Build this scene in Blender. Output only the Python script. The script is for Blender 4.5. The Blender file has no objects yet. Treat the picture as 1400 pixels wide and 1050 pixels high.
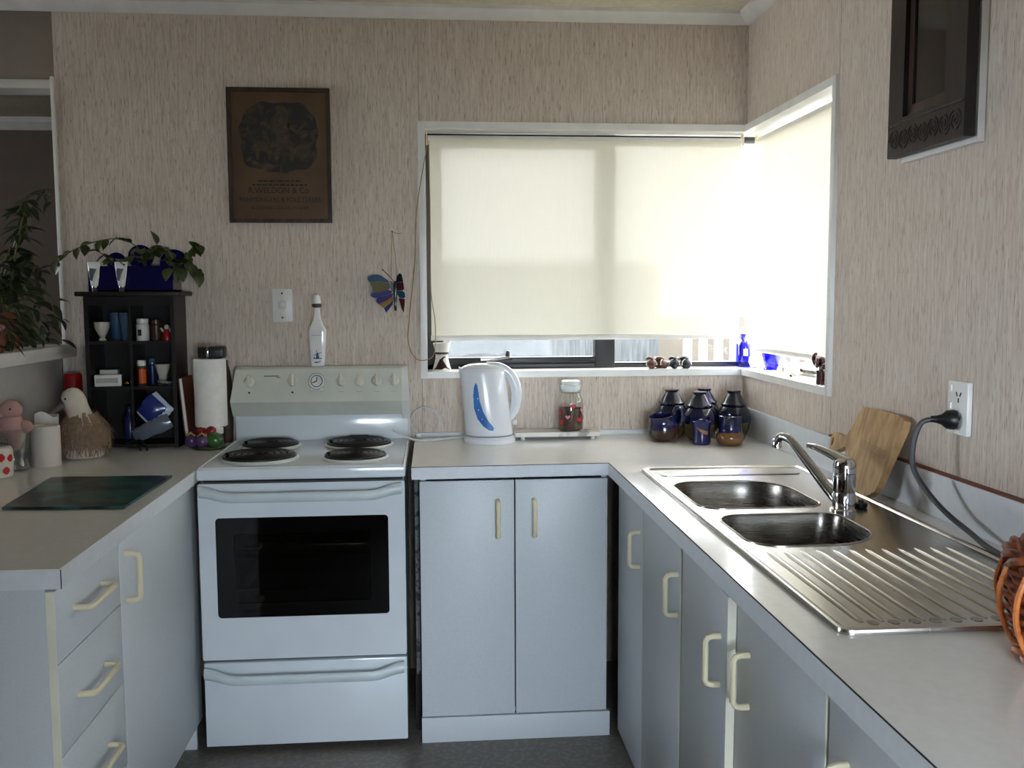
import bpy, bmesh, math, random
from mathutils import Vector, Matrix
random.seed(7)
PI = math.pi
S = bpy.context.scene
COL = S.collection

# ------------------------------------------------------------------ camera, sky, lamps, exposure
cam_d = bpy.data.cameras.new('camera'); cam = bpy.data.objects.new('camera', cam_d); COL.objects.link(cam)
YAW, PITCH, ROLL = 0.0836, 0.0906, -0.0040
fw = Vector((math.sin(YAW)*math.cos(PITCH), math.cos(YAW)*math.cos(PITCH), -math.sin(PITCH)))
r0 = Vector((math.cos(YAW), -math.sin(YAW), 0)); u0 = r0.cross(fw)
rv = r0*math.cos(ROLL) + u0*math.sin(ROLL); uv = -r0*math.sin(ROLL) + u0*math.cos(ROLL)
M3 = Matrix((rv, uv, -fw)).transposed()
cam.matrix_world = Matrix.Translation((-1.1912, -3.5408, 1.419)) @ M3.to_4x4()
cam_d.sensor_width = 36; cam_d.lens = 1288.3/1400*36; cam_d.clip_start = 0.02
S.camera = cam

W = bpy.data.worlds.new('overcast_sky'); S.world = W; W.use_nodes = True
wn = W.node_tree.nodes; wl = W.node_tree.links
bgn = wn['Background']; bgn.inputs['Color'].default_value = (0.90, 0.95, 1.0, 1); bgn.inputs['Strength'].default_value = 11.5

def sun(name, d, strength, angle, color):
    l = bpy.data.lights.new(name, 'SUN'); l.energy = strength; l.angle = angle; l.color = color
    o = bpy.data.objects.new(name, l); COL.objects.link(o); o.location = (4, 3, 6)
    o.rotation_euler = Vector(d).to_track_quat('-Z', 'Y').to_euler(); return o
sun('hazy_sun', (-0.66, 0.03, -0.75), 9.0, math.radians(8), (1.0, 0.97, 0.93))

def area(name, loc, d, sx, sy, power, color, spread=PI):
    l = bpy.data.lights.new(name, 'AREA'); l.shape = 'RECTANGLE'; l.size = sx; l.size_y = sy; l.energy = power; l.color = color; l.spread = spread
    o = bpy.data.objects.new(name, l); COL.objects.link(o); o.location = loc
    o.rotation_euler = Vector(d).to_track_quat('-Z', 'Y').to_euler(); return o
area('patio_window_daylight', (-0.70, -5.66, 1.42), (0.0, 1, 0.0), 1.6, 1.15, 126, (0.69, 0.845, 1.0))
area('dining_window_daylight', (-5.56, -0.62, 1.85), (5.56, -1.25, -0.75), 0.85, 0.75, 5.0, (0.80, 0.88, 1.0), math.radians(55))

S.view_settings.view_transform = 'Standard'; S.view_settings.look = 'None'
S.view_settings.exposure = 0.20; S.view_settings.gamma = 1.0
try: S.view_settings.use_curve_mapping = False
except Exception: pass
S.cycles.max_bounces = 10; S.cycles.diffuse_bounces = 5; S.cycles.transparent_max_bounces = 16
S.cycles.caustics_reflective = False; S.cycles.caustics_refractive = False

# ------------------------------------------------------------------ materials
def lin(c):
    if isinstance(c, str):
        c = [int(c[i:i+2], 16)/255 for i in (0, 2, 4)]
        c = [x/12.92 if x <= .04045 else ((x+.055)/1.055)**2.4 for x in c]
    return (c[0], c[1], c[2], 1)
class NT:
    def __init__(s, name):
        s.m = bpy.data.materials.new(name); s.m.use_nodes = True; s.t = s.m.node_tree
        s.b = s.t.nodes['Principled BSDF']; s.o = s.t.nodes['Material Output']
    def n(s, ty, **kw):
        x = s.t.nodes.new(ty)
        for k, v in kw.items():
            if hasattr(x, k) and k not in x.inputs: setattr(x, k, v)
            else: x.inputs[k].default_value = v
        return x
    def l(s, a, b): s.t.links.new(a, b)
def mat(name, col, rough=.5, metal=0, var=.06, scale=12, bump=0, trans=0, coat=0, ior=None, emit=None):
    k = NT(name); b = k.b
    c = lin(col)
    b.inputs['Roughness'].default_value = rough; b.inputs['Metallic'].default_value = metal
    if trans: b.inputs['Transmission Weight'].default_value = trans
    if coat: b.inputs['Coat Weight'].default_value = coat; b.inputs['Coat Roughness'].default_value = .08
    if ior: b.inputs['IOR'].default_value = ior
    tc = k.n('ShaderNodeTexCoord'); nz = k.n('ShaderNodeTexNoise'); nz.inputs['Scale'].default_value = scale; nz.inputs['Detail'].default_value = 4
    k.l(tc.outputs['Object'], nz.inputs['Vector'])
    rp = k.n('ShaderNodeValToRGB')
    rp.color_ramp.elements[0].position = .3; rp.color_ramp.elements[1].position = .7
    rp.color_ramp.elements[0].color = tuple(x*(1-var) for x in c[:3])+(1,)
    rp.color_ramp.elements[1].color = tuple(min(1, x*(1+var)) for x in c[:3])+(1,)
    k.l(nz.outputs['Fac'], rp.inputs['Fac']); k.l(rp.outputs['Color'], b.inputs['Base Color'])
    if bump:
        bp = k.n('ShaderNodeBump'); bp.inputs['Strength'].default_value = bump; bp.inputs['Distance'].default_value = .003
        n2 = k.n('ShaderNodeTexNoise'); n2.inputs['Scale'].default_value = scale*8
        k.l(tc.outputs['Object'], n2.inputs['Vector']); k.l(n2.outputs['Fac'], bp.inputs['Height']); k.l(bp.outputs['Normal'], b.inputs['Normal'])
    return k.m
def zmat(name, stops, rough=.25, wob=.004, wscale=30, mode='CONSTANT', coat=.3, vary=0.0):
    """Colours by height (object Z): glaze lines. stops = [(z, colour)...] in metres."""
    k = NT(name); tc = k.n('ShaderNodeTexCoord'); sp = k.n('ShaderNodeSeparateXYZ'); k.l(tc.outputs['Object'], sp.inputs[0])
    nz = k.n('ShaderNodeTexNoise'); nz.inputs['Scale'].default_value = wscale; k.l(tc.outputs['Object'], nz.inputs['Vector'])
    m1 = k.n('ShaderNodeMath', operation='MULTIPLY_ADD'); m1.inputs[1].default_value = wob*2; m1.inputs[2].default_value = -wob
    k.l(nz.outputs['Fac'], m1.inputs[0])
    m2 = k.n('ShaderNodeMath', operation='ADD'); k.l(sp.outputs['Z'], m2.inputs[0]); k.l(m1.outputs[0], m2.inputs[1])
    mx = .4
    m3 = k.n('ShaderNodeMath', operation='DIVIDE'); m3.inputs[1].default_value = mx; k.l(m2.outputs[0], m3.inputs[0])
    rp = k.n('ShaderNodeValToRGB'); rp.color_ramp.interpolation = mode
    e = rp.color_ramp.elements
    while len(e) < len(stops): e.new(.5)
    for i, (z, c) in enumerate(stops): e[i].position = max(0, min(1, z/mx)); e[i].color = lin(c)
    k.l(m3.outputs[0], rp.inputs['Fac'])
    if vary:
        n3 = k.n('ShaderNodeTexNoise'); n3.inputs['Scale'].default_value = 60; k.l(tc.outputs['Object'], n3.inputs['Vector'])
        mm = k.n('ShaderNodeMix', data_type='RGBA', blend_type='MULTIPLY'); mm.inputs['Factor'].default_value = vary
        k.l(rp.outputs['Color'], mm.inputs['A']); k.l(n3.outputs['Color'], mm.inputs['B']); k.l(mm.outputs['Result'], k.b.inputs['Base Color'])
    else: k.l(rp.outputs['Color'], k.b.inputs['Base Color'])
    k.b.inputs['Roughness'].default_value = rough; k.b.inputs['Coat Weight'].default_value = coat; k.b.inputs['Coat Roughness'].default_value = .08
    return k.m
def wallpaper():
    k = NT('wallpaper'); g = k.n('ShaderNodeNewGeometry'); sp = k.n('ShaderNodeSeparateXYZ'); k.l(g.outputs['Position'], sp.inputs[0])
    ad = k.n('ShaderNodeMath', operation='SUBTRACT'); k.l(sp.outputs['X'], ad.inputs[0]); k.l(sp.outputs['Y'], ad.inputs[1])
    def streak(su, sz, lo, hi, off):
        cb = k.n('ShaderNodeCombineXYZ')
        a = k.n('ShaderNodeMath', operation='MULTIPLY'); a.inputs[1].default_value = su; k.l(ad.outputs[0], a.inputs[0])
        b = k.n('ShaderNodeMath', operation='MULTIPLY'); b.inputs[1].default_value = sz; k.l(sp.outputs['Z'], b.inputs[0])
        k.l(a.outputs[0], cb.inputs[0]); k.l(b.outputs[0], cb.inputs[1]); cb.inputs[2].default_value = off
        nz = k.n('ShaderNodeTexNoise'); nz.inputs['Scale'].default_value = 1; nz.inputs['Detail'].default_value = 2; k.l(cb.outputs[0], nz.inputs['Vector'])
        mr = k.n('ShaderNodeMapRange'); mr.inputs['From Min'].default_value = lo; mr.inputs['From Max'].default_value = hi; k.l(nz.outputs['Fac'], mr.inputs['Value'])
        return mr.outputs['Result']
    base = k.n('ShaderNodeMix', data_type='RGBA'); base.inputs['A'].default_value = lin('cabbad'); base.inputs['B'].default_value = lin('dcd0c3')
    k.l(streak(160, 7, .35, .65, 0), base.inputs['Factor'])
    m1 = k.n('ShaderNodeMix', data_type='RGBA'); m1.inputs['B'].default_value = lin('a98a7a'); k.l(base.outputs['Result'], m1.inputs['A'])
    k.l(streak(330, 30, .58, .74, 5.3), m1.inputs['Factor'])
    m2 = k.n('ShaderNodeMix', data_type='RGBA'); m2.inputs['B'].default_value = lin('a1988f'); k.l(m1.outputs['Result'], m2.inputs['A'])
    k.l(streak(260, 18, .60, .80, 11.7), m2.inputs['Factor'])
    k.l(m2.outputs['Result'], k.b.inputs['Base Color']); k.b.inputs['Roughness'].default_value = .7
    bp = k.n('ShaderNodeBump'); bp.inputs['Strength'].default_value = .25; bp.inputs['Distance'].default_value = .002
    k.l(streak(190, 10, .2, .8, 2), bp.inputs['Height']); k.l(bp.outputs['Normal'], k.b.inputs['Normal'])
    return k.m
def glassmat(name, tint=(1, 1, 1), spec=.5, rough=.02, base=.03):
    k = NT(name); k.t.nodes.remove(k.b)
    tr = k.n('ShaderNodeBsdfTransparent'); tr.inputs[0].default_value = tuple(tint)+(1,)
    gl = k.n('ShaderNodeBsdfGlossy'); gl.inputs['Roughness'].default_value = rough
    fr = k.n('ShaderNodeLayerWeight'); fr.inputs['Blend'].default_value = .25
    mu = k.n('ShaderNodeMath', operation='MULTIPLY_ADD'); mu.inputs[1].default_value = spec; mu.inputs[2].default_value = base; k.l(fr.outputs['Facing'], mu.inputs[0])
    mx = k.n('ShaderNodeMixShader'); k.l(mu.outputs[0], mx.inputs[0]); k.l(tr.outputs[0], mx.inputs[1]); k.l(gl.outputs[0], mx.inputs[2])
    k.l(mx.outputs[0], k.o.inputs['Surface']); return k.m
def blindmat():
    k = NT('blind_fabric'); k.t.nodes.remove(k.b)
    tc = k.n('ShaderNodeTexCoord'); nz = k.n('ShaderNodeTexNoise'); nz.inputs['Scale'].default_value = 9; nz.inputs['Detail'].default_value = 6
    mp = k.n('ShaderNodeMapping'); mp.inputs['Scale'].default_value = (30, 30, 2); k.l(tc.outputs['Object'], mp.inputs[0]); k.l(mp.outputs[0], nz.inputs['Vector'])
    rp = k.n('ShaderNodeValToRGB'); rp.color_ramp.elements[0].color = (.80, .76, .63, 1); rp.color_ramp.elements[1].color = (.86, .82, .69, 1); k.l(nz.outputs['Fac'], rp.inputs[0])
    d = k.n('ShaderNodeBsdfDiffuse'); k.l(rp.outputs[0], d.inputs[0])
    t = k.n('ShaderNodeBsdfTranslucent'); k.l(rp.outputs[0], t.inputs[0])
    x = k.n('ShaderNodeBsdfTransparent'); x.inputs[0].default_value = (1, .97, .9, 1)
    m1 = k.n('ShaderNodeMixShader'); m1.inputs[0].default_value = .088; k.l(d.outputs[0], m1.inputs[1]); k.l(t.outputs[0], m1.inputs[2])
    m2 = k.n('ShaderNodeMixShader'); m2.inputs[0].default_value = .014; k.l(m1.outputs[0], m2.inputs[1]); k.l(x.outputs[0], m2.inputs[2])
    k.l(m2.outputs[0], k.o.inputs['Surface']); return k.m
def woodmat(name, c1, c2, axis=(1, 1, 12), scale=3, rough=.5):
    k = NT(name); tc = k.n('ShaderNodeTexCoord'); mp = k.n('ShaderNodeMapping'); mp.inputs['Scale'].default_value = axis
    nz = k.n('ShaderNodeTexNoise'); nz.inputs['Scale'].default_value = scale; nz.inputs['Detail'].default_value = 8; nz.inputs['Distortion'].default_value = .6
    k.l(tc.outputs['Object'], mp.inputs[0]); k.l(mp.outputs[0], nz.inputs['Vector'])
    rp = k.n('ShaderNodeValToRGB'); rp.color_ramp.elements[0].position = .35; rp.color_ramp.elements[1].position = .68
    rp.color_ramp.elements[0].color = lin(c1); rp.color_ramp.elements[1].color = lin(c2)
    k.l(nz.outputs['Fac'], rp.inputs[0]); k.l(rp.outputs[0], k.b.inputs['Base Color']); k.b.inputs['Roughness'].default_value = rough
    bp = k.n('ShaderNodeBump'); bp.inputs['Strength'].default_value = .15; bp.inputs['Distance'].default_value = .002; k.l(nz.outputs['Fac'], bp.inputs['Height']); k.l(bp.outputs[0], k.b.inputs['Normal'])
    return k.m
def steelmat(name, col, rough, axis):
    k = NT(name); tc = k.n('ShaderNodeTexCoord'); mp = k.n('ShaderNodeMapping'); mp.inputs['Scale'].default_value = axis
    nz = k.n('ShaderNodeTexNoise'); nz.inputs['Scale'].default_value = 6; nz.inputs['Detail'].default_value = 5
    k.l(tc.outputs['Object'], mp.inputs[0]); k.l(mp.outputs[0], nz.inputs['Vector'])
    mr = k.n('ShaderNodeMapRange'); mr.inputs['To Min'].default_value = rough*.75; mr.inputs['To Max'].default_value = rough*1.3
    k.l(nz.outputs['Fac'], mr.inputs['Value']); k.l(mr.outputs[0], k.b.inputs['Roughness'])
    k.b.inputs['Base Color'].default_value = lin(col); k.b.inputs['Metallic'].default_value = 1
    return k.m
def spotmat(name, base, spot, scale, thr, rough=.5, kind='ShaderNodeTexNoise'):
    k = NT(name); tc = k.n('ShaderNodeTexCoord'); nz = k.n(kind); nz.inputs['Scale'].default_value = scale
    k.l(tc.outputs['Object'], nz.inputs['Vector'])
    rp = k.n('ShaderNodeValToRGB'); rp.color_ramp.elements[0].position = thr; rp.color_ramp.elements[1].position = min(1, thr+.08)
    rp.color_ramp.elements[0].color = lin(base); rp.color_ramp.elements[1].color = lin(spot)
    k.l(nz.outputs[0], rp.inputs[0]); k.l(rp.outputs[0], k.b.inputs['Base Color']); k.b.inputs['Roughness'].default_value = rough
    return k.m

M = {}
M['wallpaper'] = wallpaper()
M['joint'] = mat('joint_backing_paint', '8d7c6e', .8)  # dark backing that shows in the joints between the panels
M['white_trim'] = mat('white_gloss_trim', 'e9e8e4', .35)
M['ceiling'] = mat('ceiling_board', 'd9d2bb', .9, scale=40, var=.08, bump=.4)
M['floor'] = spotmat('vinyl_floor', '66605a', '756e66', 60, .5, .45)
M['dark_wall'] = mat('hall_wall_paint', '72665c', .8)
M['header_paper'] = mat('darker_brown_header', '8f8378', .8)  # header colour, browner and darker than the wallpaper beside it
M['pony'] = mat('half_wall_paint', 'b9b6b2', .7)
M['laminate'] = mat('worktop_laminate', 'e8e8e5', .16, scale=60, var=.03)
M['laminate_edge'] = mat('laminate_edge', 'dfe4ea', .3, scale=40, var=.03)
M['cab'] = mat('cupboard_melamine', 'cfd5da', .42, scale=200, var=.04)
M['cab_edge'] = mat('cupboard_edge_tape', 'e9e6d4', .5)
M['cream'] = mat('cream_plastic', 'e6dcbc', .35)
M['dark_gap'] = mat('dark_recess', '201d1b', .8)
M['enamel'] = mat('white_enamel', 'dfe6ec', .18, coat=.4, var=.02)
M['panel_enamel'] = mat('control_panel_enamel', 'd4d7cc', .35, scale=14, var=.05)
M['handle_plastic'] = mat('oven_handle_plastic', 'cfd9dc', .35)
M['knob'] = mat('knob_plastic', 'dcd9cc', .35)
M['black_glass'] = mat('oven_black_glass', '040404', .06, var=0)
M['oven_glass'] = glassmat('oven_window_glass', (.30, .29, .27), .25)
M['oven_in'] = mat('oven_cavity_enamel', '2c2825', .4)
M['element'] = mat('black_element', '0b0b0c', .35)
M['chrome'] = steelmat('chrome', 'd8d8da', .07, (1, 1, 1))
M['steel'] = steelmat('brushed_steel', 'b9b6ae', .24, (60, 2, 2))
M['steel_bowl'] = steelmat('bowl_steel', '8d8a84', .26, (3, 3, 40))
M['black_alu'] = mat('black_aluminium', '17181a', .4)
M['white_alu'] = mat('white_aluminium', 'eceded', .4)
M['glass'] = glassmat('window_glass', (1, 1, 1), .12, .02, .004)
M['clear_glass'] = glassmat('clear_jar_glass', (.93, .95, .94), .8)
M['blind'] = blindmat()
M['blind_bar'] = mat('blind_bar', 'e6e4de', .5)
M['white_plastic'] = mat('white_plastic', 'e6e6e2', .3)
M['black_plastic'] = mat('black_plastic', '141416', .4)
M['grey_rubber'] = mat('grey_cable_rubber', '3c3e42', .5)
M['dark_wood'] = woodmat('dark_stained_wood', '0d0908', '1c1410', (8, 8, 1), 5, .45)
M['frame_wood'] = woodmat('carved_dark_wood', '140c0a', '2b1a14', (8, 8, 1), 9, .5)
M['poster_frame'] = woodmat('poster_frame_wood', '2a1b12', '4a3322', (4, 4, 1), 8, .5)
M['board_wood'] = woodmat('chopping_board_wood', 'a07a4e', 'c9a673', (4, 14, 4), 3, .55)
M['book_brown'] = mat('book_cover', '6e3a24', .6)
M['paper'] = mat('white_paper', 'f0eee8', .8, bump=.2, scale=30)
M['string'] = mat('string', '9a7d4c', .8)
M['kettle'] = mat('kettle_plastic', 'e4e8ee', .22, coat=.3, var=.01)
M['marble'] = spotmat('pale_marble', 'd9d6cf', '9c9a98', 14, .6, .25)
M['navy'] = mat('navy_glaze', '15193f', .13, coat=.6, var=.12, scale=25)
M['tag_white'] = mat('white_tag', 'f4f2ee', .6)
M['coffee'] = spotmat('coffee_granules', '3c2416', '5d3a24', 150, .5, .8)
M['red_print'] = mat('red_print', 'c22a2c', .4)
M['pink_print'] = mat('pink_print', 'd88f94', .4)
M['cobalt'] = glassmat('cobalt_glass', (.10, .07, .85), .5)
M['cobalt_dark'] = mat('cobalt_glass_block', '0a0b4a', .1, coat=.4, var=.2)
M['white_ceramic'] = mat('white_ceramic', 'f0efec', .15, coat=.4)
M['leaf'] = mat('green_leaf', '3d4a1e', .45, var=.25, scale=30)
M['leaf_dark'] = mat('dark_green_leaf', '2a3518', .45, var=.3, scale=30)
M['stem'] = mat('plant_stem', '54552b', .6)
M['terracotta'] = mat('terracotta', '7e4a34', .8)
M['wicker'] = woodmat('orange_wicker', '4e200d', '964a22', (20, 20, 20), 3, .4)
M['wicker_light'] = woodmat('light_wicker', 'a2501e', 'd08044', (20, 20, 20), 3, .35)
M['raffia'] = mat('brown_raffia', '8d745c', .8, var=.3, scale=60)
M['fuzzy_white'] = mat('white_fuzzy_cloth', 'd9d0c2', .9, bump=.5, scale=30)
M['red_plastic'] = mat('red_plastic', '9c1015', .3)
M['candle'] = mat('candle_wax', 'd8d1c6', .5)
M['outside_ground'] = mat('pale_concrete_path', 'c5c2ba', .9)
M['picket'] = mat('white_picket_paint', 'b9b7b2', .6)
M['outer_wall'] = None

# ------------------------------------------------------------------ mesh helpers
def R3(v, rot):
    return Matrix.Rotation(rot[2], 3, 'Z') @ Matrix.Rotation(rot[1], 3, 'Y') @ Matrix.Rotation(rot[0], 3, 'X') @ Vector(v)
class B:
    def __init__(s): s.bm = bmesh.new()
    def box(s, x0, x1, y0, y1, z0, z1, bev=0, seg=2, rot=None, piv=None):
        if x0 > x1: x0, x1 = x1, x0
        if y0 > y1: y0, y1 = y1, y0
        if z0 > z1: z0, z1 = z1, z0
        c = Vector(((x0+x1)/2, (y0+y1)/2, (z0+z1)/2))
        r = bmesh.ops.create_cube(s.bm, size=1); vs = r['verts']
        for v in vs: v.co = Vector((v.co.x*(x1-x0), v.co.y*(y1-y0), v.co.z*(z1-z0)))+c
        if bev:
            es = list({e for v in vs for e in v.link_edges})
            g = bmesh.ops.bevel(s.bm, geom=es, offset=bev, segments=seg, profile=.5, affect='EDGES')
            vs = list({v for f in g['faces'] for v in f.verts} | {v for v in vs if v.is_valid})
        if rot:
            p = Vector(piv) if piv is not None else c
            for v in vs: v.co = R3(v.co-p, rot)+p
        return s
    def loft(s, rings, cap0=True, cap1=True, close=True):
        vr = [[s.bm.verts.new(p) for p in r] for r in rings]
        n = len(rings[0])
        for a, b in zip(vr[:-1], vr[1:]):
            for i in range(n if close else n-1):
                j = (i+1) % n
                try: s.bm.faces.new((a[i], a[j], b[j], b[i]))
                except ValueError: pass
        if close:
            if cap0: s.bm.faces.new(list(reversed(vr[0])))
            if cap1: s.bm.faces.new(vr[-1])
        return s
    def lathe(s, prof, c=(0, 0, 0), seg=28, sx=1, sy=1, cap0=True, cap1=True, rot=None, sq=None):
        c = Vector(c); rings = []
        for r, z in prof:
            ring = []
            for i in range(seg):
                a = 2*PI*i/seg; ca, sa = math.cos(a), math.sin(a)
                if sq:
                    k = (abs(ca)**sq+abs(sa)**sq)**(-1/sq)
                else: k = 1
                p = Vector((max(r, 1e-4)*sx*ca*k, max(r, 1e-4)*sy*sa*k, z))
                if rot: p = R3(p, rot)
                ring.append(p+c)
            rings.append(ring)
        return s.loft(rings, cap0, cap1)
    def tube(s, pts, r=.005, seg=8, closed=False, flat=1.0, up=None):
        pts = [Vector(p) for p in pts]; n = len(pts)
        if closed: pts_ = pts+[pts[0]]
        rings = []; nrm = None
        for i, p in enumerate(pts):
            if closed: t = pts[(i+1) % n]-pts[i-1]
            else: t = pts[min(i+1, n-1)]-pts[max(i-1, 0)]
            if t.length < 1e-9: t = Vector((0, 0, 1))
            t.normalize()
            if nrm is None:
                a = Vector(up) if up else (Vector((0, 0, 1)) if abs(t.z) < .9 else Vector((1, 0, 0)))
                nrm = (a-t*a.dot(t)).normalized()
            else:
                nrm = (nrm-t*nrm.dot(t))
                nrm = nrm.normalized() if nrm.length > 1e-6 else t.orthogonal().normalized()
            bn = t.cross(nrm)
            rr = r[i] if isinstance(r, (list, tuple)) else r
            rings.append([p+nrm*(rr*math.cos(2*PI*k/seg))+bn*(rr*flat*math.sin(2*PI*k/seg)) for k in range(seg)])
        if closed:
            rings.append(rings[0]); vr = [[s.bm.verts.new(p) for p in q] for q in rings[:-1]]; vr.append(vr[0])
            for a, b in zip(vr[:-1], vr[1:]):
                for i in range(seg):
                    j = (i+1) % seg
                    try: s.bm.faces.new((a[i], a[j], b[j], b[i]))
                    except ValueError: pass
            return s
        return s.loft(rings)
    def prism(s, poly, axis, a0, a1):
        """poly: 2D points in the other two axes (xy for z, xz for y, yz for x)."""
        f = {'z': lambda p, a: (p[0], p[1], a), 'y': lambda p, a: (p[0], a, p[1]), 'x': lambda p, a: (a, p[0], p[1])}[axis]
        return s.loft([[f(p, a0) for p in poly], [f(p, a1) for p in poly]])
    def plate(s, outer, holes, z0, z1):
        """flat plate with holes, extruded along Z."""
        for z, flip in ((z0, True), (z1, False)):
            es = []
            for lp in [outer]+holes:
                vs = [s.bm.verts.new((p[0], p[1], z)) for p in lp]
                es += [s.bm.edges.new((vs[i], vs[(i+1) % len(vs)])) for i in range(len(vs))]
            bmesh.ops.triangle_fill(s.bm, use_beauty=True, use_dissolve=False, edges=es)
        for lp in [outer]+holes:
            s.loft([[(p[0], p[1], z0) for p in lp], [(p[0], p[1], z1) for p in lp]], False, False)
        bmesh.ops.remove_doubles(s.bm, verts=s.bm.verts, dist=1e-6)
        return s
    def ball(s, c, r, sx=1, sy=1, sz=1, seg=16, rot=None):
        n = seg//2+1
        prof = [(r*math.sin(PI*i/n), -r*math.cos(PI*i/n)*sz) for i in range(n+1)]
        return s.lathe(prof, c, seg, sx, sy, rot=rot)
def smooth_mesh(me, ang=35):
    for p in me.polygons: p.use_smooth = True
    try: me.set_sharp_from_angle(angle=math.radians(ang))
    except Exception: pass
def mesh_of(b, name, m, ang=35):
    bmesh.ops.recalc_face_normals(b.bm, faces=b.bm.faces)
    me = bpy.data.meshes.new(name); b.bm.to_mesh(me); b.bm.free(); me.materials.append(M[m] if isinstance(m, str) else m)
    smooth_mesh(me, ang); return me
def obj(name, b, m, parent=None, world=True, label=None, ang=35):
    """one mesh object; geometry is given in world coordinates and shifted to the parent's base when it has one"""
    me = mesh_of(b, name, m, ang) if isinstance(b, B) else b
    o = bpy.data.objects.new(name, me); COL.objects.link(o)
    if parent is not None:
        o.parent = parent
        if world:
            off = Vector((0, 0, 0)); q = parent
            while q is not None: off += q.location; q = q.parent
            me.transform(Matrix.Translation(-off))
    if label: o['label'] = label
    return o
def tag(o, label, cat, group=None):
    o['label'] = label; o['category'] = cat
    if group: o['group'] = group
    return o
def thing(name, label, cat, loc, group=None):
    o = bpy.data.objects.new(name, None); o.empty_display_size = .05; COL.objects.link(o); o.location = loc
    return tag(o, label, cat, group)
def struct(name, b, m, parent=None):
    o = obj(name, b, m, parent)
    if parent is None: o['kind'] = 'structure'
    return o
def one(name, label, cat, b, m, loc, group=None, ang=35):
    """a thing that is a single mesh, origin at its base"""
    me = mesh_of(b, name, m, ang); me.transform(Matrix.Translation(-Vector(loc)))
    o = bpy.data.objects.new(name, me); COL.objects.link(o); o.location = loc
    return tag(o, label, cat, group)
def rrect(x0, x1, y0, y1, r, n=6):
    out = []
    rs = r if isinstance(r, (list, tuple)) else [r]*4     # corners: (x1,y1),(x0,y1),(x0,y0),(x1,y0)
    for (cx, cy, a0), rr in zip(((x1, y1, 0), (x0, y1, PI/2), (x0, y0, PI), (x1, y0, 1.5*PI)), rs):
        sx = -1 if cx == x1 else 1; sy = -1 if cy == y1 else 1
        for i in range(n+1):
            a = a0+PI/2*i/n; out.append((cx+sx*rr+rr*math.cos(a), cy+sy*rr+rr*math.sin(a)))
    return out
def spl(pts, n=8):
    """Catmull-Rom through pts"""
    P = [Vector(p) for p in pts]; P = [P[0]*2-P[1]]+P+[P[-1]*2-P[-2]]; out = []
    for i in range(1, len(P)-2):
        for k in range(n):
            t = k/n; a, b, c, d = P[i-1], P[i], P[i+1], P[i+2]
            out.append(.5*((2*b)+(c-a)*t+(2*a-5*b+4*c-d)*t*t+(3*b-a-3*c+d)*t**3))
    return out+[P[-2]]
def inpoly(x, y, poly):
    c = False; n = len(poly)
    for i in range(n):
        x1, y1 = poly[i]; x2, y2 = poly[i-1]
        if (y1 > y) != (y2 > y) and x < (x2-x1)*(y-y1)/(y2-y1)+x1: c = not c
    return c
def decal(surf, poly, step=.002, lift=.0006):
    """thin print that follows a curved surface: surf(u, v) -> point, normal-lifted cells whose centre lies in poly"""
    b = B(); us = [p[0] for p in poly]; vs = [p[1] for p in poly]
    nu = max(2, int((max(us)-min(us))/step)+1); nv = max(2, int((max(vs)-min(vs))/step)+1)
    cache = {}
    def V(i, j):
        if (i, j) not in cache:
            cache[i, j] = b.bm.verts.new(surf(min(us)+(max(us)-min(us))*i/nu, min(vs)+(max(vs)-min(vs))*j/nv, lift))
        return cache[i, j]
    for i in range(nu):
        for j in range(nv):
            u = min(us)+(max(us)-min(us))*(i+.5)/nu; v = min(vs)+(max(vs)-min(vs))*(j+.5)/nv
            if inpoly(u, v, poly): b.bm.faces.new((V(i, j), V(i+1, j), V(i+1, j+1), V(i, j+1)))
    return b
def text_obj(name, body, m, parent, loc, size, rot=(PI/2, 0, 0), sx=1.0, ext=.0004):
    cu = bpy.data.curves.new(name, 'FONT'); cu.body = body; cu.size = size; cu.align_x = 'CENTER'; cu.extrude = ext
    t = bpy.data.objects.new('temporary_text', cu); COL.objects.link(t)
    bpy.context.view_layer.update()
    me = bpy.data.meshes.new_from_object(t.evaluated_get(bpy.context.evaluated_depsgraph_get()))
    bpy.data.objects.remove(t); bpy.data.curves.remove(cu)
    me.name = name; me.materials.clear(); me.materials.append(M[m])
    mt = Matrix.Translation(loc) @ Matrix.Rotation(rot[2], 4, 'Z') @ Matrix.Rotation(rot[1], 4, 'Y') @ Matrix.Rotation(rot[0], 4, 'X') @ Matrix.Diagonal((sx, 1, 1, 1))
    me.transform(mt)
    return obj(name, me, None, parent)

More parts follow.
